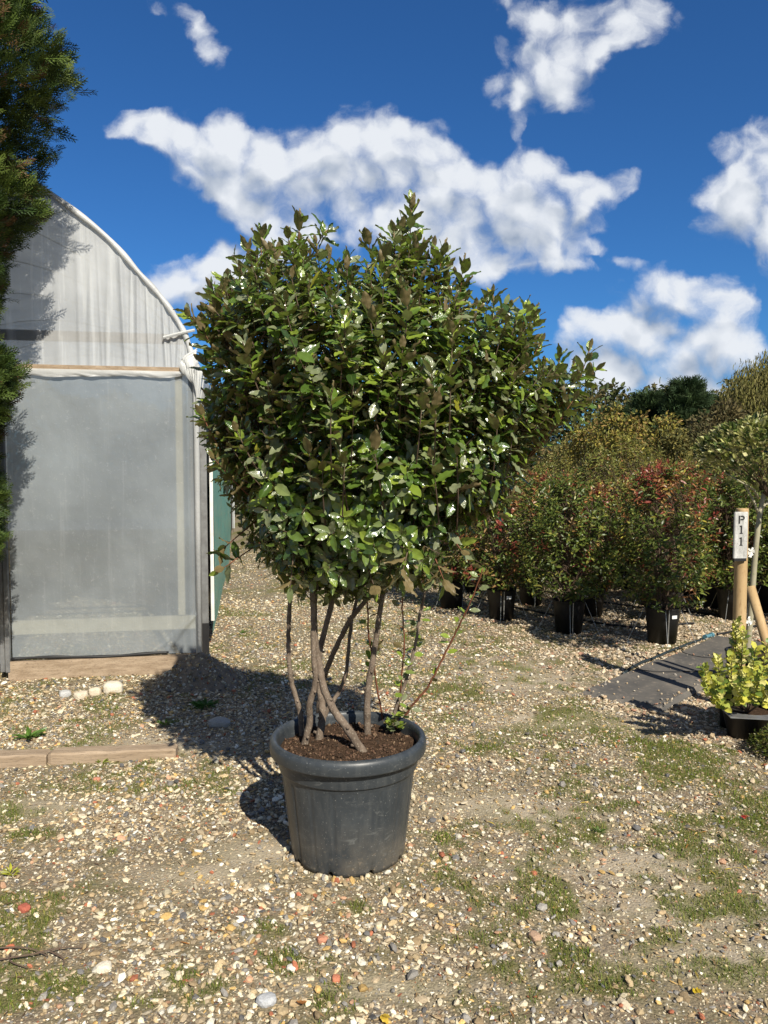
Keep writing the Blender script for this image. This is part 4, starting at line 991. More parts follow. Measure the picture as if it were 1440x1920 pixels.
# ------------------------------------------------------------------ bed plants
BLT = [leaf_template(4, 1, 0, .25, .25, 0, .20, .95)]
def nursery_pot(parent, r0, r1, h, dark=True, loc=(0, 0, 0)):
    mb = MB(); lathe(mb, [(0, .004), (r0 * .95, .004), (r0, 0), (r0 + (r1 - r0) * .85, h * .86), (r1 * .985, h * .87), (r1 * 1.0, h * .99), (r1 * 1.035, h), (r1 * 1.035, h * 1.015), (r1 * .97, h * 1.012), (r1 * .95, h * .9)], 36)
    mb.V[-1] += np.array(loc); o = mb.build('pot', M['blackp'], parent, smooth=True)
    mb = MB(); a = np.linspace(0, 6.283, 24, endpoint=False); V = [(0, 0, h * .93)] + [(math.cos(q) * r1 * .96, math.sin(q) * r1 * .96, h * .9) for q in a]
    mb.add(np.array(V) + np.array(loc), [(0, 1 + k, 1 + (k + 1) % 24) for k in range(24)]); mb.build('soil', M['soil'], parent)
    return o
GREEN = [(.065, .095, .018), (.11, .135, .025), (.045, .065, .014), (.17, .165, .035)]
def shrub_parts(root, kind, H, rw, nl, potr=.145, poth=.30, lsz=(.045, .075)):
    nursery_pot(root, potr * .8, potr, poth)
    mb = MB(); tips = []
    ns = 7
    for k in range(ns):
        a = k * 2.4 + random.random(); r_ = rw * (.15 + .55 * random.random()); top = H * (.72 + .27 * random.random())
        p0 = np.array([math.cos(a) * .03, math.sin(a) * .03, poth * .88]); p1 = np.array([math.cos(a) * r_ * .45, math.sin(a) * r_ * .45, poth + (top - poth) * .45]); p2 = np.array([math.cos(a) * r_, math.sin(a) * r_, top])
        c = crom([p0, p1, p2], 6); tube(mb, c, np.linspace(.0065, .002, len(c)), 5, caps=False); tips.append(c)
    mb2 = MB(); Pp, Dd, Nn, LL, CC_ = [], [], [], [], []
    nshoot = nl // 9
    for k in range(nshoot):
        u = random.random() ** 1.0; z = poth + .05 + (H - poth - .05) * u; pr = rw * (.62 + .5 * math.sin(math.pi * min(1, .2 + u * .75))) * (1 if u < .85 else (1.15 - u) / .3)
        a = random.random() * 6.283; r_ = pr * math.sqrt(random.random()) * (.8 + .35 * float(vnoise(a * 2, z * 4, 7)))
        p = np.array([math.cos(a) * r_, math.sin(a) * r_, z]); ax = unit(np.array([math.cos(a) * .7, math.sin(a) * .7, .6 + u]) + rng.normal(size=3) * .3)
        c = tips[random.randrange(ns)]; q = c[min(len(c) - 1, int(u * len(c)))]
        tube(mb, [q - [0, 0, .06], (q + p) / 2, p], [.0028, .002, .0012], 4, caps=False)
        young = (kind == 'red' and (u > .68 and random.random() < .55 or random.random() < .10)) or (kind in ('green',) and random.random() < .06) or (kind == 'mixed' and random.random() < (.12 + .25 * (u > .6)))
        hue = random.random()
        for m_ in range(9):
            tt = (m_ + .5) / 9; an = m_ * 2.4 + k; ref = unit(np.cross(ax, [0, 0, 1.01])); v2 = np.cross(ax, ref); rr = math.cos(an) * ref + math.sin(an) * v2
            th = R(85 - 50 * tt + random.gauss(0, 14)); d_ = ax * math.cos(th) + rr * math.sin(th); n_ = ax * math.sin(th) - rr * math.cos(th)
            Pp.append(p + ax * (tt - .5) * .13); Dd.append(d_ + np.array([0, 0, -.2])); Nn.append(n_ + rng.normal(size=3) * .3 + [0, -.05, .2]); LL.append(random.uniform(*lsz) * (1 - .3 * tt))
            if young: c3 = np.array([(.15, .035, .02), (.22, .10, .035), (.19, .045, .03), (.21, .13, .045)][int(hue * 4)])
            elif kind == 'yellow': c3 = np.array([(.15, .15, .035), (.20, .17, .04), (.11, .125, .03), (.15, .10, .04)][random.choices(range(4), [4, 3, 3, 1])[0]])
            elif kind == 'olive': c3 = np.array([(.15, .16, .035), (.11, .12, .03), (.19, .15, .045), (.20, .10, .04)][random.choices(range(4), [4, 4, 2, 1])[0]])
            elif kind == 'mixed' and random.random() < .22: c3 = np.array((.20, .12, .045))
            else: c3 = np.array(GREEN[random.choices(range(4), [4, 3, 3, 1.2])[0]])
            if random.random() < .02: c3 = np.array((.32, .28, .05))
            CC_.append(c3 * random.uniform(1.1, 2.0))
    mb.build('stems', M['barkdark'], root)
    put_leaves_col(mb2, np.array(Pp), np.array(Dd), np.array(Nn), np.array(LL), np.array(CC_), BLT)
    mb2.build('foliage', M['leafc'], root)
def dup(root, loc, rz, sc, label, group=None, cat=None):
    r = root.copy(); C.objects.link(r); r.location = loc; r.rotation_euler = (0, 0, rz); r.scale = (sc, sc, sc)
    r['label'] = label
    if cat: r['category'] = cat
    if group: r['group'] = group
    for ch in root.children:
        c = ch.copy(); C.objects.link(c); c.parent = r
        for g2 in ch.children:
            d_ = g2.copy(); C.objects.link(d_); d_.parent = c
    return r
def add_extras(root, rlab=True, wires=True, poth=.30, potr=.145):
    if rlab:
        mb = MB(); a = -1.2; box(mb, (math.cos(a) * (potr * .99 + .004), math.sin(a) * (potr * .99 + .004), poth * .80), .052, .002, .028, rotz(a + math.pi / 2)); mb.build('tag', M['tag'], root)
    if wires:
        for a in (-1.75, -.5, .9, 2.9):
            mb = MB(); ca, sa = math.cos(a), math.sin(a)
            tube(mb, [(ca * potr * 1.03, sa * potr * 1.03, poth * .97), (ca * (potr + .14), sa * (potr + .14), .0)], .0026, 5); mb.build('anchor_wire', M['wire'], root)
    mb = MB(); a = -1.55; tube(mb, [(math.cos(a) * (potr * 1.05), math.sin(a) * potr * 1.05, poth * 1.0), (math.cos(a) * potr * .90, math.sin(a) * potr * .90 - .01, poth * .3), (math.cos(a) * potr * .86, math.sin(a) * potr * .86 - .01, .02)], .004, 5); mb.build('hanger', M['wire'], root)
GRP = 'potted hedging shrubs standing in rows on the gravel bed'
g0 = G(1241, 1203)
def proto(kind, H, rw, nl, label, loc, lsz=(.045, .075), rz=0):
    t_ = thing('potted_shrub', label, 'potted shrub', (loc[0], loc[1], 0), rz, GRP); shrub_parts(t_, kind, H, rw, nl, lsz=lsz); return t_
pr_red = proto('red', 1.52, .37, 2900, 'nearest potted shrub with red-tipped leaves and white pot label', g0); add_extras(pr_red)
q = G(1066, 1186); pr_green = proto('green', 1.38, .37, 3100, 'dense green potted shrub left of the red-tipped one', q); add_extras(pr_green, rlab=False)
q = G(940, 1161); pr_mix = proto('mixed', 1.45, .37, 3000, 'bushy green and bronze potted shrub with small white pot label, left end of front row', q); add_extras(pr_mix)
q = G(1120, 1110); pr_ol = proto('olive', 1.70, .39, 2900, 'tall olive-bronze shrub in the middle of the rows, above the gap between front pots', q)
q = G(1180, 1085); pr_ye = proto('yellow', 1.90, .41, 2500, 'yellow-green shrub rising behind the middle rows', q)
u_ = np.array([-.73, .68]) * .80; v_ = np.array([.68, .73]) * .86
P0 = g0[:2]; protos = {'red': pr_red, 'green': pr_green, 'mixed': pr_mix, 'olive': pr_ol, 'yellow': pr_ye}
placed = [tuple(o_.location[:2]) for o_ in protos.values()]
explicit = [((846, 1140), 'mixed', .95, 'dark potted shrub half hidden behind the big tree at the left of the rows'), ((995, 1133), 'green', .98, 'green potted shrub set back between the two left front pots'),
            ((1110, 1154), 'red', .86, 'smaller potted shrub just behind the dense green front one'), ((1250, 1165), 'mixed', 1.0, 'potted shrub directly behind the red-tipped one'),
            ((1372, 1160), 'green', 1.02, 'green potted shrub behind the round sign post'), ((1330, 1138), 'mixed', .98, 'bronze-tinted potted shrub left of and behind the sign post'), ((1450, 1150), 'green', 1.0, 'green potted shrub cut by the right edge behind the standard tree'),
            ((880, 1110), 'olive', .85, 'bronze shrub behind the dark left-hand pots')]
for (px, kd, sc, lb) in explicit:
    q = G(*px); dup(protos[kd], (q[0], q[1], 0), random.random() * 6, sc, lb); placed.append((q[0], q[1]))
dup(protos['mixed'], (2.80, 3.85, 0), 1.0, .72, 'unseen potted shrub added for its shadow just beyond the right edge beside the golden shrub')  # out-of-view shrub put in to shade the ground under the golden shrub
backlab = {'red': 'red-tinged potted shrub in the crowded back rows', 'green': 'green potted shrub in the crowded back rows', 'mixed': 'green and bronze potted shrub in the crowded back rows', 'olive': 'olive potted shrub in the crowded back rows', 'yellow': 'yellow-green potted shrub in the crowded back rows'}
for i_ in range(-3, 6):
    for j_ in range(0, 9):
        q = P0 + u_ * i_ + v_ * j_ + rng.normal(size=2) * .05
        if j_ == 0 and i_ >= 0 and i_ != 4: continue
        if q[1] < 6.9 or q[0] / q[1] > .64 or q[0] / q[1] < .02: continue
        if min(math.hypot(q[0] - a, q[1] - b) for a, b in placed) < .52: continue
        placed.append((q[0], q[1])); dep = q[1]
        kd = random.choices(['red', 'green', 'mixed', 'olive', 'yellow'], [.4, 4, 3, 1, .3] if dep < 9 else [.3, 1, 2, 4, 1.5] if dep < 12 else [.1, .6, 1.5, 4, 3])[0]
        sc = random.uniform(.88, 1.06) * (.92 if kd in ('olive', 'yellow') else 1.0)
        dup(protos[kd], (q[0], q[1], 0), random.random() * 6.28, sc, backlab[kd])

# irrigation pipes on the bed
def pipe(name, pxs, r, mat, label, cat='pipe', z=.012, group=None):
    c = crom([np.array([*G(x, y)[:2], z]) for x, y in pxs], 8); c[:, 2] += gh(c[:, 0], c[:, 1]) + .004
    o_ = c[0].copy(); mb = MB(); tube(mb, c - o_, r, 8); o = mb.build(name, mat, smooth=True); o.location = o_
    return tag(o, label, cat, group)
pipe('irrigation_pipe', [(880, 1120), (960, 1140), (1060, 1160), (1200, 1178), (1300, 1172)], .010, M['blackp'], 'black irrigation pipe running past the front row of pots', group='irrigation pipes on the bed')
pipe('irrigation_pipe', [(1020, 1112), (1150, 1135), (1290, 1150), (1440, 1168)], .010, M['blackp'], 'black irrigation pipe between the second and third rows of pots', group='irrigation pipes on the bed')
hs = pipe('hose', [(1168, 1268), (1195, 1250), (1260, 1222), (1318, 1200)], .011, M['hose'], 'dark hose lying along the rubber mat edge')
pipe('hose', [(1345, 1192), (1390, 1182), (1440, 1172)], .011, M['blackp'], 'black hose continuing right from the blue connector', 'hose')
cn = thing('hose_connector', 'blue-grey hose connector at the far end of the rubber mat', 'hose connector', tuple(G(1328, 1198)))
dr = unit(G(1345, 1192) - G(1318, 1200))
for (nm, k0, k1, r_) in [('barrel', -.05, .05, .016), ('nut', -.065, -.045, .022), ('nut', .045, .07, .024)]:
    mb = MB(); tube(mb, [dr * k0 + [0, 0, .026], dr * k1 + [0, 0, .026]], r_, 12); mb.build(nm, M['bluefit'], cn)
pipe('drip_line', [(1272, 1222), (1282, 1232), (1310, 1240), (1340, 1243)], .003, M['blackp'], 'thin black drip line lying loose across the rubber mat', 'drip line', z=.04)
pipe('drip_line', [(1180, 1256), (1205, 1268), (1260, 1270), (1310, 1268)], .0035, M['blackp'], 'second thin drip line curving over the near mat', 'drip line', z=.04)

# rubber mats
mA = G(1090, 1303)[:2]; mdir = unit(np.array([.68, .73])); mn = np.array([mdir[1], -mdir[0]])
for k, (s0, s1, off, lab) in enumerate([(0, 1.18, 0, 'nearest black rubber mat with worn front edge on the gravel'), (1.20, 2.35, .03, 'second rubber mat, further along beside the red-tipped shrub')]):
    mb = MB(); n1, n2 = 40, 24; Pg = []
    for i_ in range(n1):
        row = []
        for j_ in range(n2):
            a_ = s0 + (s1 - s0) * i_ / (n1 - 1); b_ = off + .55 * j_ / (n2 - 1); e_ = (i_ in (0, n1 - 1)) or (j_ in (0, n2 - 1))
            p = mA + mdir * a_ + mn * b_
            rag = .012 * (float(vnoise(a_ * 30, b_ * 30, 3)) - .5) if e_ else 0
            if k == 0 and i_ == 0: p = p - mdir * .02
            row.append((p[0] + rag, p[1] + rag, (.006 if e_ else .026) + .010 * float(fbm(a_ * 2, b_ * 2, 33)) + (.004 if not e_ else 0)))
        Pg.append(row)
    Pg = np.array(Pg); cpt = np.array([*Pg.reshape(-1, 3).mean(0)[:2], 0]); gridmesh(mb, Pg - cpt)
    # skirt
    ring = np.concatenate([Pg[:, 0], Pg[-1, 1:], Pg[-2::-1, -1], Pg[0, -2:0:-1]]) - cpt; rb = ring.copy(); rb[:, 2] = -.01; nR = len(ring)
    mb.add(np.vstack([ring, rb]), [np.array([(q, (q + 1) % nR, nR + (q + 1) % nR, nR + q) for q in range(nR)])])
    o = mb.build('rubber_mat', M['rubber'], smooth=False); o.location = cpt
    tag(o, lab, 'mat', 'rubber mats laid as a walkway')

# ------------------------------------------------------------------ sign post
sp = P(1382, 1335, 4.72); spx = sp[0]
post = thing('wooden_post', 'round pale wooden post with a white number board, right side', 'post', (spx, 4.72, 0))
mb = MB(); n = 24; prof_ = [(0, -.05), (.039, -.05), (.039, .4), (.038, .9), (.037, 1.250), (.035, 1.258), (0, 1.260)]
lathe(mb, prof_, 28, lambda i, a, r, z: (r * (1 + .02 * np.sin(a * 3 + 1)), z)); mb.build('pole', M['post'], post, smooth=True)
bx_ = P(1384, 1003, 4.66); bw, bh = .084, .285
bd_ = MB(); lb = np.array([-.032, -.052, 1.255 - .015 - bh / 2 + 0]); box(bd_, lb, bw, .018, bh, rotz(.06), .003); board = bd_.build('number_board', M['signwood'], post)
def glyph(polys, name='lettering'):
    mb = MB()
    for (x0, x1, z0, z1) in polys: box(mb, np.array([x0 + x1, 0, z0 + z1]) / 2 @ rotz(.06).T + lb + np.array([0, -.0112, 0]), x1 - x0, .0022, z1 - z0, rotz(.06))
    return mb
gm = MB()
def rect(x0, x1, z0, z1): 
    box(gm, (rotz(.06) @ np.array([(x0 + x1) / 2, -.0102, (z0 + z1) / 2])) + lb, x1 - x0, .003, z1 - z0, rotz(.06))
# stencilled P
rect(-.018, -.010, .072, .120)
for k in range(9):
    a0 = math.pi / 2 - k * math.pi / 9; a1 = a0 - math.pi / 9; r0_, r1_ = .0065, .0135
    vs = [(math.cos(a) * r_ * 1.15 + .004, zz_, math.sin(a) * r_ + .1065) for (r_, a) in ((r0_, a0), (r1_, a0), (r1_, a1), (r0_, a1)) for zz_ in (-.0117,)]
    v2 = [(x, y + .002, z) for x, y, z in vs]; allv = np.array(vs + v2) @ rotz(.06).T + lb
    gm.add(allv, [BOXF])
rect(-.006, .005, .113, .120); rect(-.006, .005, .093, .100)
# two stencilled ones
for zt in (.060, -.012):
    rect(-.004, .004, zt - .046, zt); rect(-.009, .009, zt - .050, zt - .046) ; rect(-.010, -.005, zt - .008, zt - .002)
gm.build('lettering', M['darkpaint'], board)
mb = MB(); box(mb, lb + np.array([0, .004, -bh / 2 - .008]), bw * .9, .02, .016, rotz(.06)); mb.build('bracket', M['blackp'], post)
# rag ties on the post
mb = MB()
for zc in (.99, .56):
    for k in range(16):
        a_ = random.random() * 6.28; L_ = random.uniform(.012, .026); d_ = np.array([math.cos(a_), random.uniform(-.6, .6), math.sin(a_)]) * L_; c = np.array([.052, -.018, zc + .02 * (random.random() - .5)])
        s_ = unit(np.cross(d_, [0, 1, 0.2])) * .007; mb.add([c - s_ * .4, c + s_ * .4, c + d_ + s_, c + d_ * 1.15 - s_], [(0, 1, 2, 3)])
mb.build('tie', M['white'], post)
# ------------------------------------------------------------------ standard tree (variegated)
stx, sty = P(1412, 1300, 5.12)[0], 5.12
st = thing('standard_tree', 'variegated cream and green standard tree with a flat round head and pale stem', 'tree', (stx, sty, 0))
L0_ = np.array([stx, sty, 0])
mb = MB(); c = crom([P(1398, 1262, 5.12) - L0_ - [0, 0, .02], P(1409, 1130, 5.10) - L0_, P(1417, 1030, 5.10) - L0_, P(1426, 955, 5.12) - L0_, P(1440, 900, 5.15) - L0_, P(1448, 860, 5.15) - L0_], 5); tube(mb, c, np.linspace(.021, .013, len(c)), 10, jit=.05)
fork = P(1421, 962, 5.12) - L0_; tube(mb, [fork, fork + [.05, 0, .06], fork + [.16, .05, .14], fork + [.3, .05, .22]], [.013, .011, .009, .006], 7)
tube(mb, [fork, fork + [-.02, 0, .06], fork + [-.12, -.05, .20]], [.010, .008, .006], 7); tube(mb, [fork + [0, 0, .1], fork + [-.08, -.1, .16], fork + [-.28, -.12, .27]], [.009, .007, .004], 7)
mb.build('trunk', M['palebark'], st, smooth=True)
nursery_pot(st, .13, .16, .27, loc=(-.02, .0, 0))
n = 3000; a = rng.random(n) * 6.283; u = np.sqrt(rng.random(n)); cc_ = P(1446, 868, 5.12) - L0_
hd = .46; x = np.cos(a) * u * hd; y = np.sin(a) * u * hd * .95; tp = .25 * np.sqrt(np.clip(1 - u ** 2, 0, 1)) + .06 * (fbm(x * 9 + 4, y * 9 + 4, 3) - .5) * 2
zb = -.24 * (1 - u ** 2) ** .5; z = np.where(rng.random(n) < .68, tp - .05 * rng.random(n), zb + (tp - zb) * rng.random(n))
p = np.stack([x, y, z + .03], 1) + cc_; ax = unit(np.stack([x, y, .25 + 0 * x], 1) * 2 + rng.normal(size=(n, 3)) * .4); nn = np.array([0, 0, 1.]) + .5 * ax + rng.normal(size=(n, 3)) * .45
vpal = np.array([(.42, .42, .15), (.30, .34, .09), (.085, .125, .03), (.05, .08, .02), (.55, .52, .26)]); col = vpal[rng.choice(5, n, p=[.30, .18, .20, .12, .20])] * (.8 + .4 * rng.random((n, 1)))
mb = MB(); put_leaves_col(mb, p, ax, nn, .035 + .03 * rng.random(n), col, BLT, 1.25); mb.build('crown', M['leafc'], st)
mb = MB()
for k in range(40):
    a_ = k * 2.4; r_ = hd * math.sqrt(k / 40) * .9; tube(mb, [fork + [.08, 0, .1], cc_ + [math.cos(a_) * r_ * .5, math.sin(a_) * r_ * .5, -.08], cc_ + [math.cos(a_) * r_, math.sin(a_) * r_, .05]], [.006, .004, .002], 4, caps=False)
mb.build('branches', M['barkdark'], st)
# leaning stake
sb, s2 = P(1407, 1100, 5.0), P(1440, 1215, 4.85); dd = s2 - sb; s3 = sb + dd * (sb[2] / -dd[2]) if dd[2] < 0 else s2
o_ = np.array([s3[0], s3[1], 0]); mb = MB(); tube(mb, [sb - o_, (sb + s3) / 2 - o_, s3 - o_ - [0, 0, .02]], .030, 14); stk = mb.build('leaning_stake', M['post'], smooth=True); stk.location = o_
tag(stk, 'leaning round wooden stake just right of the sign post', 'stake')
k = .86; b1 = sb + (s3 - sb) * .70; b2 = sb + (s3 - sb) * .80; mb = MB(); tube(mb, [b1 - o_, b2 - o_], .0325, 14, caps=False); mb.build('rubber_band', M['blackp'], stk)

# ------------------------------------------------------------------ golden shrub in pot
gs = G(1408, 1385); GL = np.array([gs[0], gs[1] + .05, 0])
gd = thing('golden_shrub', 'low bright yellow variegated shrub in a black pot at the right edge', 'potted shrub', tuple(GL))
nursery_pot(gd, .10, .135, .155)
mb = MB(); Pp, Dd, Nn, LL, CL = [], [], [], [], []
base = np.array([.0, 0, .13]); tipsz = [((1380, 1165), 4.1), ((1394, 1180), 4.05), ((1320, 1250), 3.95), ((1346, 1232), 4.0), ((1418, 1215), 4.0), ((1440, 1205), 4.1), ((1432, 1255), 3.9), ((1400, 1262), 3.85), ((1372, 1230), 4.0), ((1455, 1270), 3.95), ((1412, 1235), 4.2), ((1345, 1275), 3.85)]
for (px, Yd) in tipsz:
    tp = P(px[0], px[1], Yd) - GL; m_ = base * .45 + tp * .55 + np.array([(tp[0]) * .15, 0, -.04]); c = crom([base, m_, tp], 8); tube(mb, c, np.linspace(.006, .002, len(c)), 6, caps=False)
    L_ = np.linalg.norm(tp - base); nl = int(L_ / .0125)
    for k in range(nl):
        tt = .42 + .58 * k / nl; p = c[min(len(c) - 2, int(tt * (len(c) - 1)))] * (1 - ((tt * (len(c) - 1)) % 1)) + c[min(len(c) - 1, int(tt * (len(c) - 1)) + 1)] * ((tt * (len(c) - 1)) % 1)
        ax = unit(c[-1] - c[-4]); an = k * 2.4; ref = unit(np.cross(ax, [0.1, 0, 1.0])); v2 = np.cross(ax, ref); rr = math.cos(an) * ref + math.sin(an) * v2
        th = R(80 - 45 * (tt - .42) / .58); Pp.append(p + rr * .004); Dd.append(ax * math.cos(th) + rr * math.sin(th)); Nn.append(ax * math.sin(th) - rr * math.cos(th) + rng.normal(size=3) * .35 + [0, -.1, .2]); LL.append(random.uniform(.030, .052))
        CL.append(np.array([(.62, .60, .10), (.74, .70, .26), (.38, .43, .08), (.16, .24, .05)][random.choices(range(4), [4, 3, 3, 2.5])[0]]))
mb.build('stems', M['bark'], gd, smooth=True)
GLT = [leaf_template(7, 2, .07, .10, .3 * (k - 1), k * 2, .33, .9) for k in range(4)]
mb = MB(); put_leaves_col(mb, np.array(Pp), np.array(Dd), np.array(Nn), np.array(LL), np.array(CL), GLT, 1.1); mb.build('foliage', M['leafc'], gd, smooth=True)
mb = MB(); Vv = [(-.17, -.165, .160), (.20, -.20, .150), (.24, .17, .158), (-.13, .18, .166)]; Vv = np.array(Vv)
ring = []
for k in range(32): a = k / 32 * 6.283 - 2.356 ; ring.append((math.cos(a) * .141, math.sin(a) * .141, .162))
outer = []
for k in range(32):
    q = k / 8; i0 = int(q) % 4; f_ = q - int(q); outer.append(Vv[i0] * (1 - f_) + Vv[(i0 + 1) % 4] * f_)
R1, O1 = np.array(ring), np.array(outer); allv = np.vstack([R1, O1, R1 - [0, 0, .006], O1 - [0, 0, .006]]); fs = []
for k in range(32):
    j_ = (k + 1) % 32; fs += [(k, 32 + k, 32 + j_, j_), (64 + k, 64 + j_, 96 + j_, 96 + k), (32 + k, 96 + k, 96 + j_, 32 + j_)]
mb.add(allv, fs); mb.build('square_collar', M['alu'], gd)
# black pots around
def empty_pot(px, Y, r, h, lab):
    p_ = P(px, 1300, Y); t_ = thing('nursery_pot', lab, 'plant pot', (p_[0], Y, 0), 0, 'black nursery pots by the sign post'); nursery_pot(t_, r * .85, r, h); return t_
empty_pot(1376, 4.42, .085, .30, 'tall narrow black pot standing in front of the sign post')
e2 = empty_pot(1462, 4.35, .14, .28, 'wide black pot cut by the right edge beside the golden shrub')
# small dark-green cushion plant, bottom right
cp_ = G(1466, 1418); cu = thing('small_green_shrub', 'small dark green bushy plant at the right edge below the golden shrub', 'shrub', tuple(cp_))
n = 1500; d_ = unit(rng.normal(size=(n, 3))); d_[:, 2] = np.abs(d_[:, 2]); r_ = .16 * rng.random(n) ** .35 * (.7 + .5 * fbm(d_[:, 0] * 3 + 5, d_[:, 1] * 3 + 5, 8))
mb = MB(); put_leaves_col(mb, d_ * r_[:, None] * [1, 1, .85] + [0, 0, .02], d_ + rng.normal(size=(n, 3)) * .6, d_ + [0, 0, .6] + rng.normal(size=(n, 3)) * .4, .012 + .012 * rng.random(n), np.array(GREEN)[rng.integers(0, 4, n)] * (.8 + .5 * rng.random((n, 1))), BLT, 1.3); mb.build('foliage', M['leafc'], cu)
mb = MB()
for k in range(14): a = k * 2.4; tube(mb, [(0, 0, 0), (math.cos(a) * .05, math.sin(a) * .05, .06), (math.cos(a) * .1, math.sin(a) * .1, .12)], [.003, .002, .001], 4)
mb.build('stems', M['barkdark'], cu)

# ------------------------------------------------------------------ little ground things
def weed(px, py, r, lab, n=26, L=(.03, .06), col=(.10, .19, .03), name='weed'):
    p_ = G(px, py); w_ = MB(); a = rng.random(n) * 6.283; el = .2 + .8 * rng.random(n); d_ = np.stack([np.cos(a), np.sin(a), el], 1)
    p0 = np.stack([np.cos(a) * r * rng.random(n) * .4, np.sin(a) * r * rng.random(n) * .4, .004 + .01 * rng.random(n)], 1)
    put_leaves_col(w_, p0, d_, np.array([0, 0, 1.]) + rng.normal(size=(n, 3)) * .2, rng.uniform(*L, n), np.array(col) * (.7 + .6 * rng.random((n, 1))), BLT, .7)
    o = w_.build(name, M['leafc']); o.location = (p_[0], p_[1], float(gh(p_[0], p_[1]))); tag(o, lab, 'weed', 'weeds growing in the gravel')
weed(55, 1385, .1, 'spiky green weed above the timber edging at the left', 40, (.04, .08))
weed(310, 1362, .06, 'bright small weed in the shade edge right of centre timber', 22, (.02, .045), (.14, .24, .03))
weed(385, 1328, .12, 'broad dark green weed patch in the tree shade', 46, (.04, .07), (.07, .16, .03))
weed(455, 1190, .05, 'small weed on the gravel right of the teal curtain', 16, (.03, .05))
weed(1125, 1562, .04, 'tiny weed on the gravel right of the pot', 14, (.015, .03))
weed(20, 1640, .05, 'yellow-green weed at the far left edge', 20, (.02, .04), (.35, .36, .04))
weed(190, 1432, .04, 'yellow-green sprig just under the timber edging', 16, (.015, .03), (.25, .30, .04))
tw = G(90, 1800); mb = MB()
for pts_ in ([(-.17, -.02, .01), (-.05, .0, .018), (.03, .03, .02), (.09, .045, .012)], [(-.2, .04, .012), (-.08, .03, .02), (.0, .0, .014)], [(-.12, .01, .014), (-.1, -.03, .016), (-.04, -.05, .008)], [(.0, .02, .014), (.05, -.01, .012), (.06, -.03, .006)]):
    tube(mb, crom(pts_, 4), np.linspace(.0032, .0014, (len(pts_) - 1) * 4 + 1), 5)
o = mb.build('fallen_twig', M['barkdark']); o.location = (tw[0], tw[1], .0); tag(o, 'dark branching twig lying on the gravel at the lower left', 'twig')
for (x, y, L_, c, lab) in [(1308, 1862, .035, (.58, .42, .03), 'bright yellow fallen leaf near the lower right'), (715, 1908, .035, (.62, .44, .06), 'yellow-orange frond at the bottom edge centre'), (1390, 1531, .032, (.55, .05, .05), 'crimson fallen leaf on the grass edge at the right'),
                           (1005, 1610, .035, (.55, .52, .34), 'pale cream fallen leaf right of the pot'), (575, 1885, .03, (.36, .16, .05), 'rusty brown fallen frond below the pot')]:
    mb = MB(); n = 5; a = rng.random(n) * .5
    put_leaves_col(mb, np.zeros((2, 3)) + [[0, 0, .004], [.004, .003, .007]], np.array([[1, .2, .12], [.8, .6, .18]]), np.array([[0, -.1, 1.], [.1, .1, 1]]), np.array([L_, L_ * .7]), np.array([c, np.array(c) * .8]), GLT, .9)
    o = mb.build('fallen_leaf', M['blade']); p_ = G(x, y); o.location = (p_[0], p_[1], float(gh(p_[0], p_[1])) + .008); o.rotation_euler = (0, 0, random.random() * 6); tag(o, lab, 'leaf', 'fallen leaves on the gravel')

# ------------------------------------------------------------------ background trees
def broad_tree(name, lab, x, Y, H, rw, crown0, n, Ls_, cols, lumps=9, weep=False, group='trees beyond the nursery beds', trunk=.12, bark='farbark'):
    t_ = thing(name, lab, 'tree', (x, Y, 0), 0, group)
    mb = MB(); tube(mb, crom([(0, 0, -.1), (.05, 0, H * .3), (-.05, .05, H * .62), (0, 0, H * .9)], 4), np.linspace(trunk, trunk * .15, 13), 8)
    cs = []
    for k in range(lumps):
        a = k * 2.4 + random.random(); u = (k + .5) / lumps; z = crown0 + (H - crown0) * (.12 + .8 * u); r_ = rw * (.55 * math.sin(math.pi * (.2 + .72 * u)))
        cs.append((np.array([math.cos(a) * r_, math.sin(a) * r_, z]), rw * random.uniform(.34, .55)))
        tube(mb, [(0, 0, z * .55), (math.cos(a) * r_ * .5, math.sin(a) * r_ * .5, z * .85), cs[-1][0]], [trunk * .4, trunk * .25, trunk * .08], 5, caps=False)
    mb.build('trunk', M[bark], t_, smooth=True)
    Pp = []; Dd = []
    per = n // lumps
    for (c, r_) in cs:
        d_ = unit(rng.normal(size=(per, 3))); rr = r_ * (rng.random(per) ** .45) * (.7 + .6 * fbm(d_[:, 0] * 2.5 + c[0] + 9, d_[:, 2] * 2.5 + c[2] + d_[:, 1], 5)); p = c + d_ * rr[:, None] * [1, 1, .85]
        if weep: p[:, 2] -= rng.random(per) ** 1.5 * H * .28
        Pp.append(p); Dd.append(d_ * (.25 if weep else 1) + rng.normal(size=(per, 3)) * (.18 if weep else .7) + np.array([0, 0, -1.3 if weep else .1]))
    Pp = np.vstack(Pp); Dd = np.vstack(Dd); N_ = len(Pp); pal = np.array(cols); col = pal[rng.integers(0, len(pal), N_)] * (.65 + .7 * rng.random((N_, 1)))
    mb = MB(); put_leaves_col(mb, Pp, Dd, rng.normal(size=(N_, 3)) + [0, -.3, .8], Ls_[0] + (Ls_[1] - Ls_[0]) * rng.random(N_), col, BLT, .5 if weep else 1.3); mb.build('crown', M['farleaf'], t_)
    return t_
def bgx(px, Y): return (px - 720) / F * Y
def topz(py, Y): return P(720, py, Y)[2]
DK = [(.03, .05, .022), (.045, .07, .03), (.02, .035, .016)]
WL = [(.22, .20, .06), (.15, .15, .04), (.28, .25, .09), (.12, .11, .035)]
YL = [(.30, .25, .05), (.22, .21, .05), (.15, .15, .045), (.30, .20, .07)]
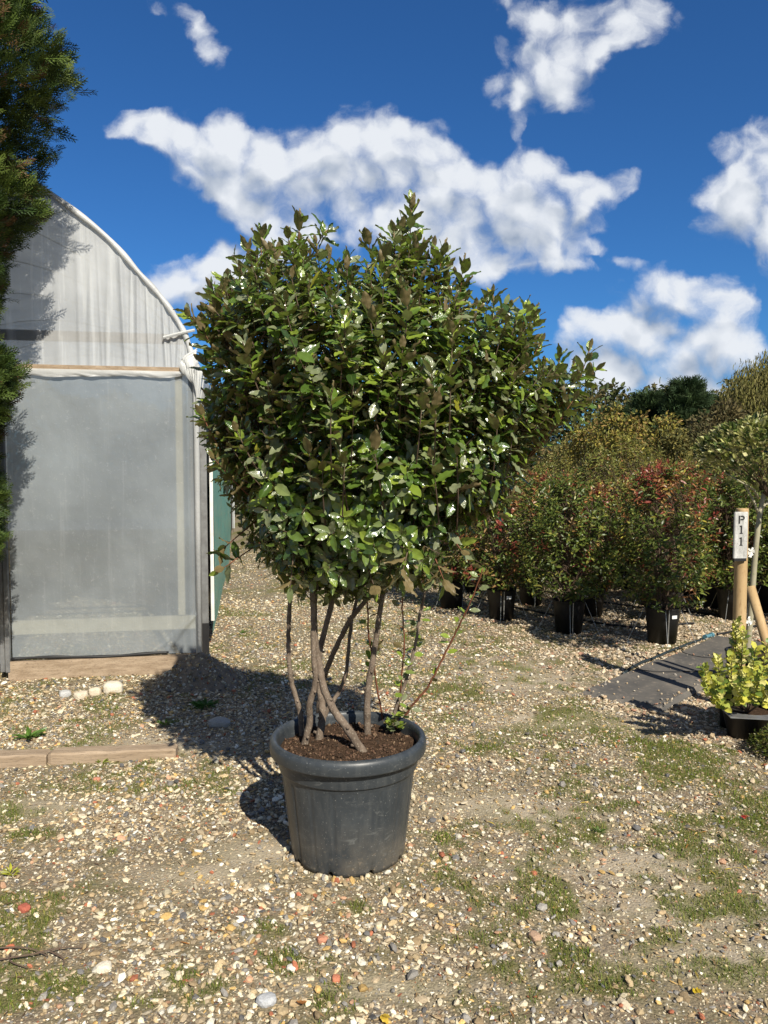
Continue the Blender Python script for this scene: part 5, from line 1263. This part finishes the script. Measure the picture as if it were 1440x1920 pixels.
broad_tree('willow', 'large olive weeping willow at the right edge of the skyline', bgx(1455, 30), 30, topz(664, 30), 3.0, 1.6, 52000, (.10, .22), WL, 22, weep=True, trunk=.3)
broad_tree('willow', 'smaller brownish round tree in front of the weeping willow', bgx(1345, 26), 26, topz(765, 26), 1.3, 1.2, 4500, (.12, .22), [(.12, .10, .045), (.09, .085, .035), (.15, .12, .05)], 9, trunk=.14)
for (px, py, Y, r_, lab) in [(1282, 718, 28, 1.15, 'tallest dark conifer left of the willow'), (1215, 742, 30, 1.0, 'dark conifer just left of the tallest one'), (1310, 745, 31, 1.2, 'dark conifer between the tallest one and the willow'), (1150, 768, 33, 1.0, 'low dark conifer at the left of the group')]:
    H_ = topz(py, Y)
    scale_conifer('conifer', lab, 'conifer', (bgx(px, Y), Y, 0), (lambda H_, r_: (lambda z: r_ * np.clip(1.12 - (z / H_), .03, 1) ** .6 * 1.2))(H_, r_), .3, H_, 2200, .35, .75, [(.035, .065, .028), (.05, .085, .035), (.07, .11, .04), (.045, .07, .028)], [1, 1, .7, .5], up=.6, trunk_r=.14, group='dark conifers on the skyline', seed=int(px), mat='scale')
for k, (px, py, Y, r_, cl, lab) in enumerate([(1142, 757, 17, .42, YL, 'slender sapling with yellow leaves, highest at its tip'), (1190, 775, 16.5, .38, YL, 'yellow-leaved sapling right of the highest one'), (1245, 778, 15.5, .36, YL, 'yellow-green sapling below the dark conifers'), (1092, 800, 18, .42, YL, 'low yellow sapling nearest the big tree'),
                                  (1105, 775, 21, .6, [(.14, .15, .04), (.10, .12, .03)], 'green young tree behind the yellow saplings'), (1300, 800, 16.5, .38, [(.13, .11, .05), (.09, .09, .035)], 'brown feathery sapling below the conifers'), (1325, 790, 18, .4, [(.12, .10, .045), (.16, .13, .06)], 'brown feathery sapling next to the willow'), (1265, 810, 14.2, .34, [(.12, .12, .04), (.2, .17, .05)], 'thin olive sapling in the middle distance'), (1160, 815, 14.5, .34, [(.2, .19, .04), (.26, .2, .05)], 'short gold and olive sapling above the shrub rows'),
                                  (1380, 800, 17, .5, [(.10, .10, .04), (.13, .12, .045)], 'olive sapling behind the variegated standard tree'), (1060, 830, 19, .5, [(.15, .15, .05), (.2, .17, .06)], 'pale olive sapling seen just right of the crown')]):
    broad_tree('sapling', lab, bgx(px, Y), Y, topz(py, Y), r_ * 1.25, 1.5, 900, (.06, .11), cl, 11, group='young trees behind the shrub rows', trunk=.022, bark='palebark')
# distant wooded belt along the horizon
def belt(name, x0, x1, Y, h0, h1, n, cols, seed, L=(.5, .9), depth=3):
    x = x0 + (x1 - x0) * rng.random(n); hh = h0 + (h1 - h0) * fbm(x * .25, x * 0, seed, 4); y = Y + (rng.random(n) - .5) * depth; z = hh * rng.random(n) ** .7
    col = np.array(cols)[rng.integers(0, len(cols), n)] * (.6 + .7 * rng.random((n, 1))) * (.8 + .5 * fbm(x * .6, z * .6, seed + 3))[:, None]
    mb = MB(); put_leaves_col(mb, np.stack([x, y, z], 1), rng.normal(size=(n, 3)) + [0, 0, .4], rng.normal(size=(n, 3)) + [0, -.5, .8], L[0] + (L[1] - L[0]) * rng.random(n), col, BLT, 1.4)
    o = mb.build(name, M['farleaf']); o['kind'] = 'stuff'
belt('far_woodland', -60, 70, 58, 5.0, 10.0, 60000, [(.06, .085, .03), (.085, .10, .035), (.11, .11, .04), (.12, .10, .04)], 5, (.25, .55), 6)
belt('hedge_undergrowth', 4.5, 20, 22, 1.6, 3.0, 26000, [(.11, .10, .035), (.15, .14, .04), (.07, .08, .025), (.2, .13, .05)], 9, (.09, .18), 5)
belt('hedge_undergrowth', -7, 7, 26, 1.2, 2.6, 16000, DK + [(.09, .09, .035)], 19, (.12, .24), 2)
# loose bits of gravel strewn on the near end of the mats and against the pot
mb = MB(); n = 130; a_ = rng.random(n) ** 1.5 * 2.3; b_ = rng.random(n); b_ = np.where(rng.random(n) < .6, np.sign(b_ - .5) * (.5 - .12 * rng.random(n)) + .5, b_) * .55
pp = mA[None] + mdir[None] * a_[:, None] + mn[None] * b_[:, None]; s_ = .003 + .007 * rng.random(n)
batch(mb, IV, [IFc], randrot(n) * (s_[:, None] * np.array([1.4, 1, .7]))[:, None, :], np.stack([pp[:, 0], pp[:, 1], .040 + 0 * a_], 1), PALB[rng.integers(0, 6, n)] * .8)
o = mb.build('strewn_gravel', M['stone']); o['kind'] = 'stuff'
mb = MB(); n = 110; a_ = rng.random(n) * 6.283; r_ = .226 + .02 * rng.random(n); s_ = .005 + .010 * rng.random(n) ** 2
batch(mb, IV, [IFc], randrot(n) * (s_[:, None] * np.array([1.4, 1, .8]))[:, None, :], np.stack([PX + r_ * np.cos(a_), PY + r_ * np.sin(a_), s_ * .5], 1), PAL[rng.choice(len(PAL), n, p=PW)] * .8)
o = mb.build('gravel_round_pot', M['stone']); o['kind'] = 'stuff'
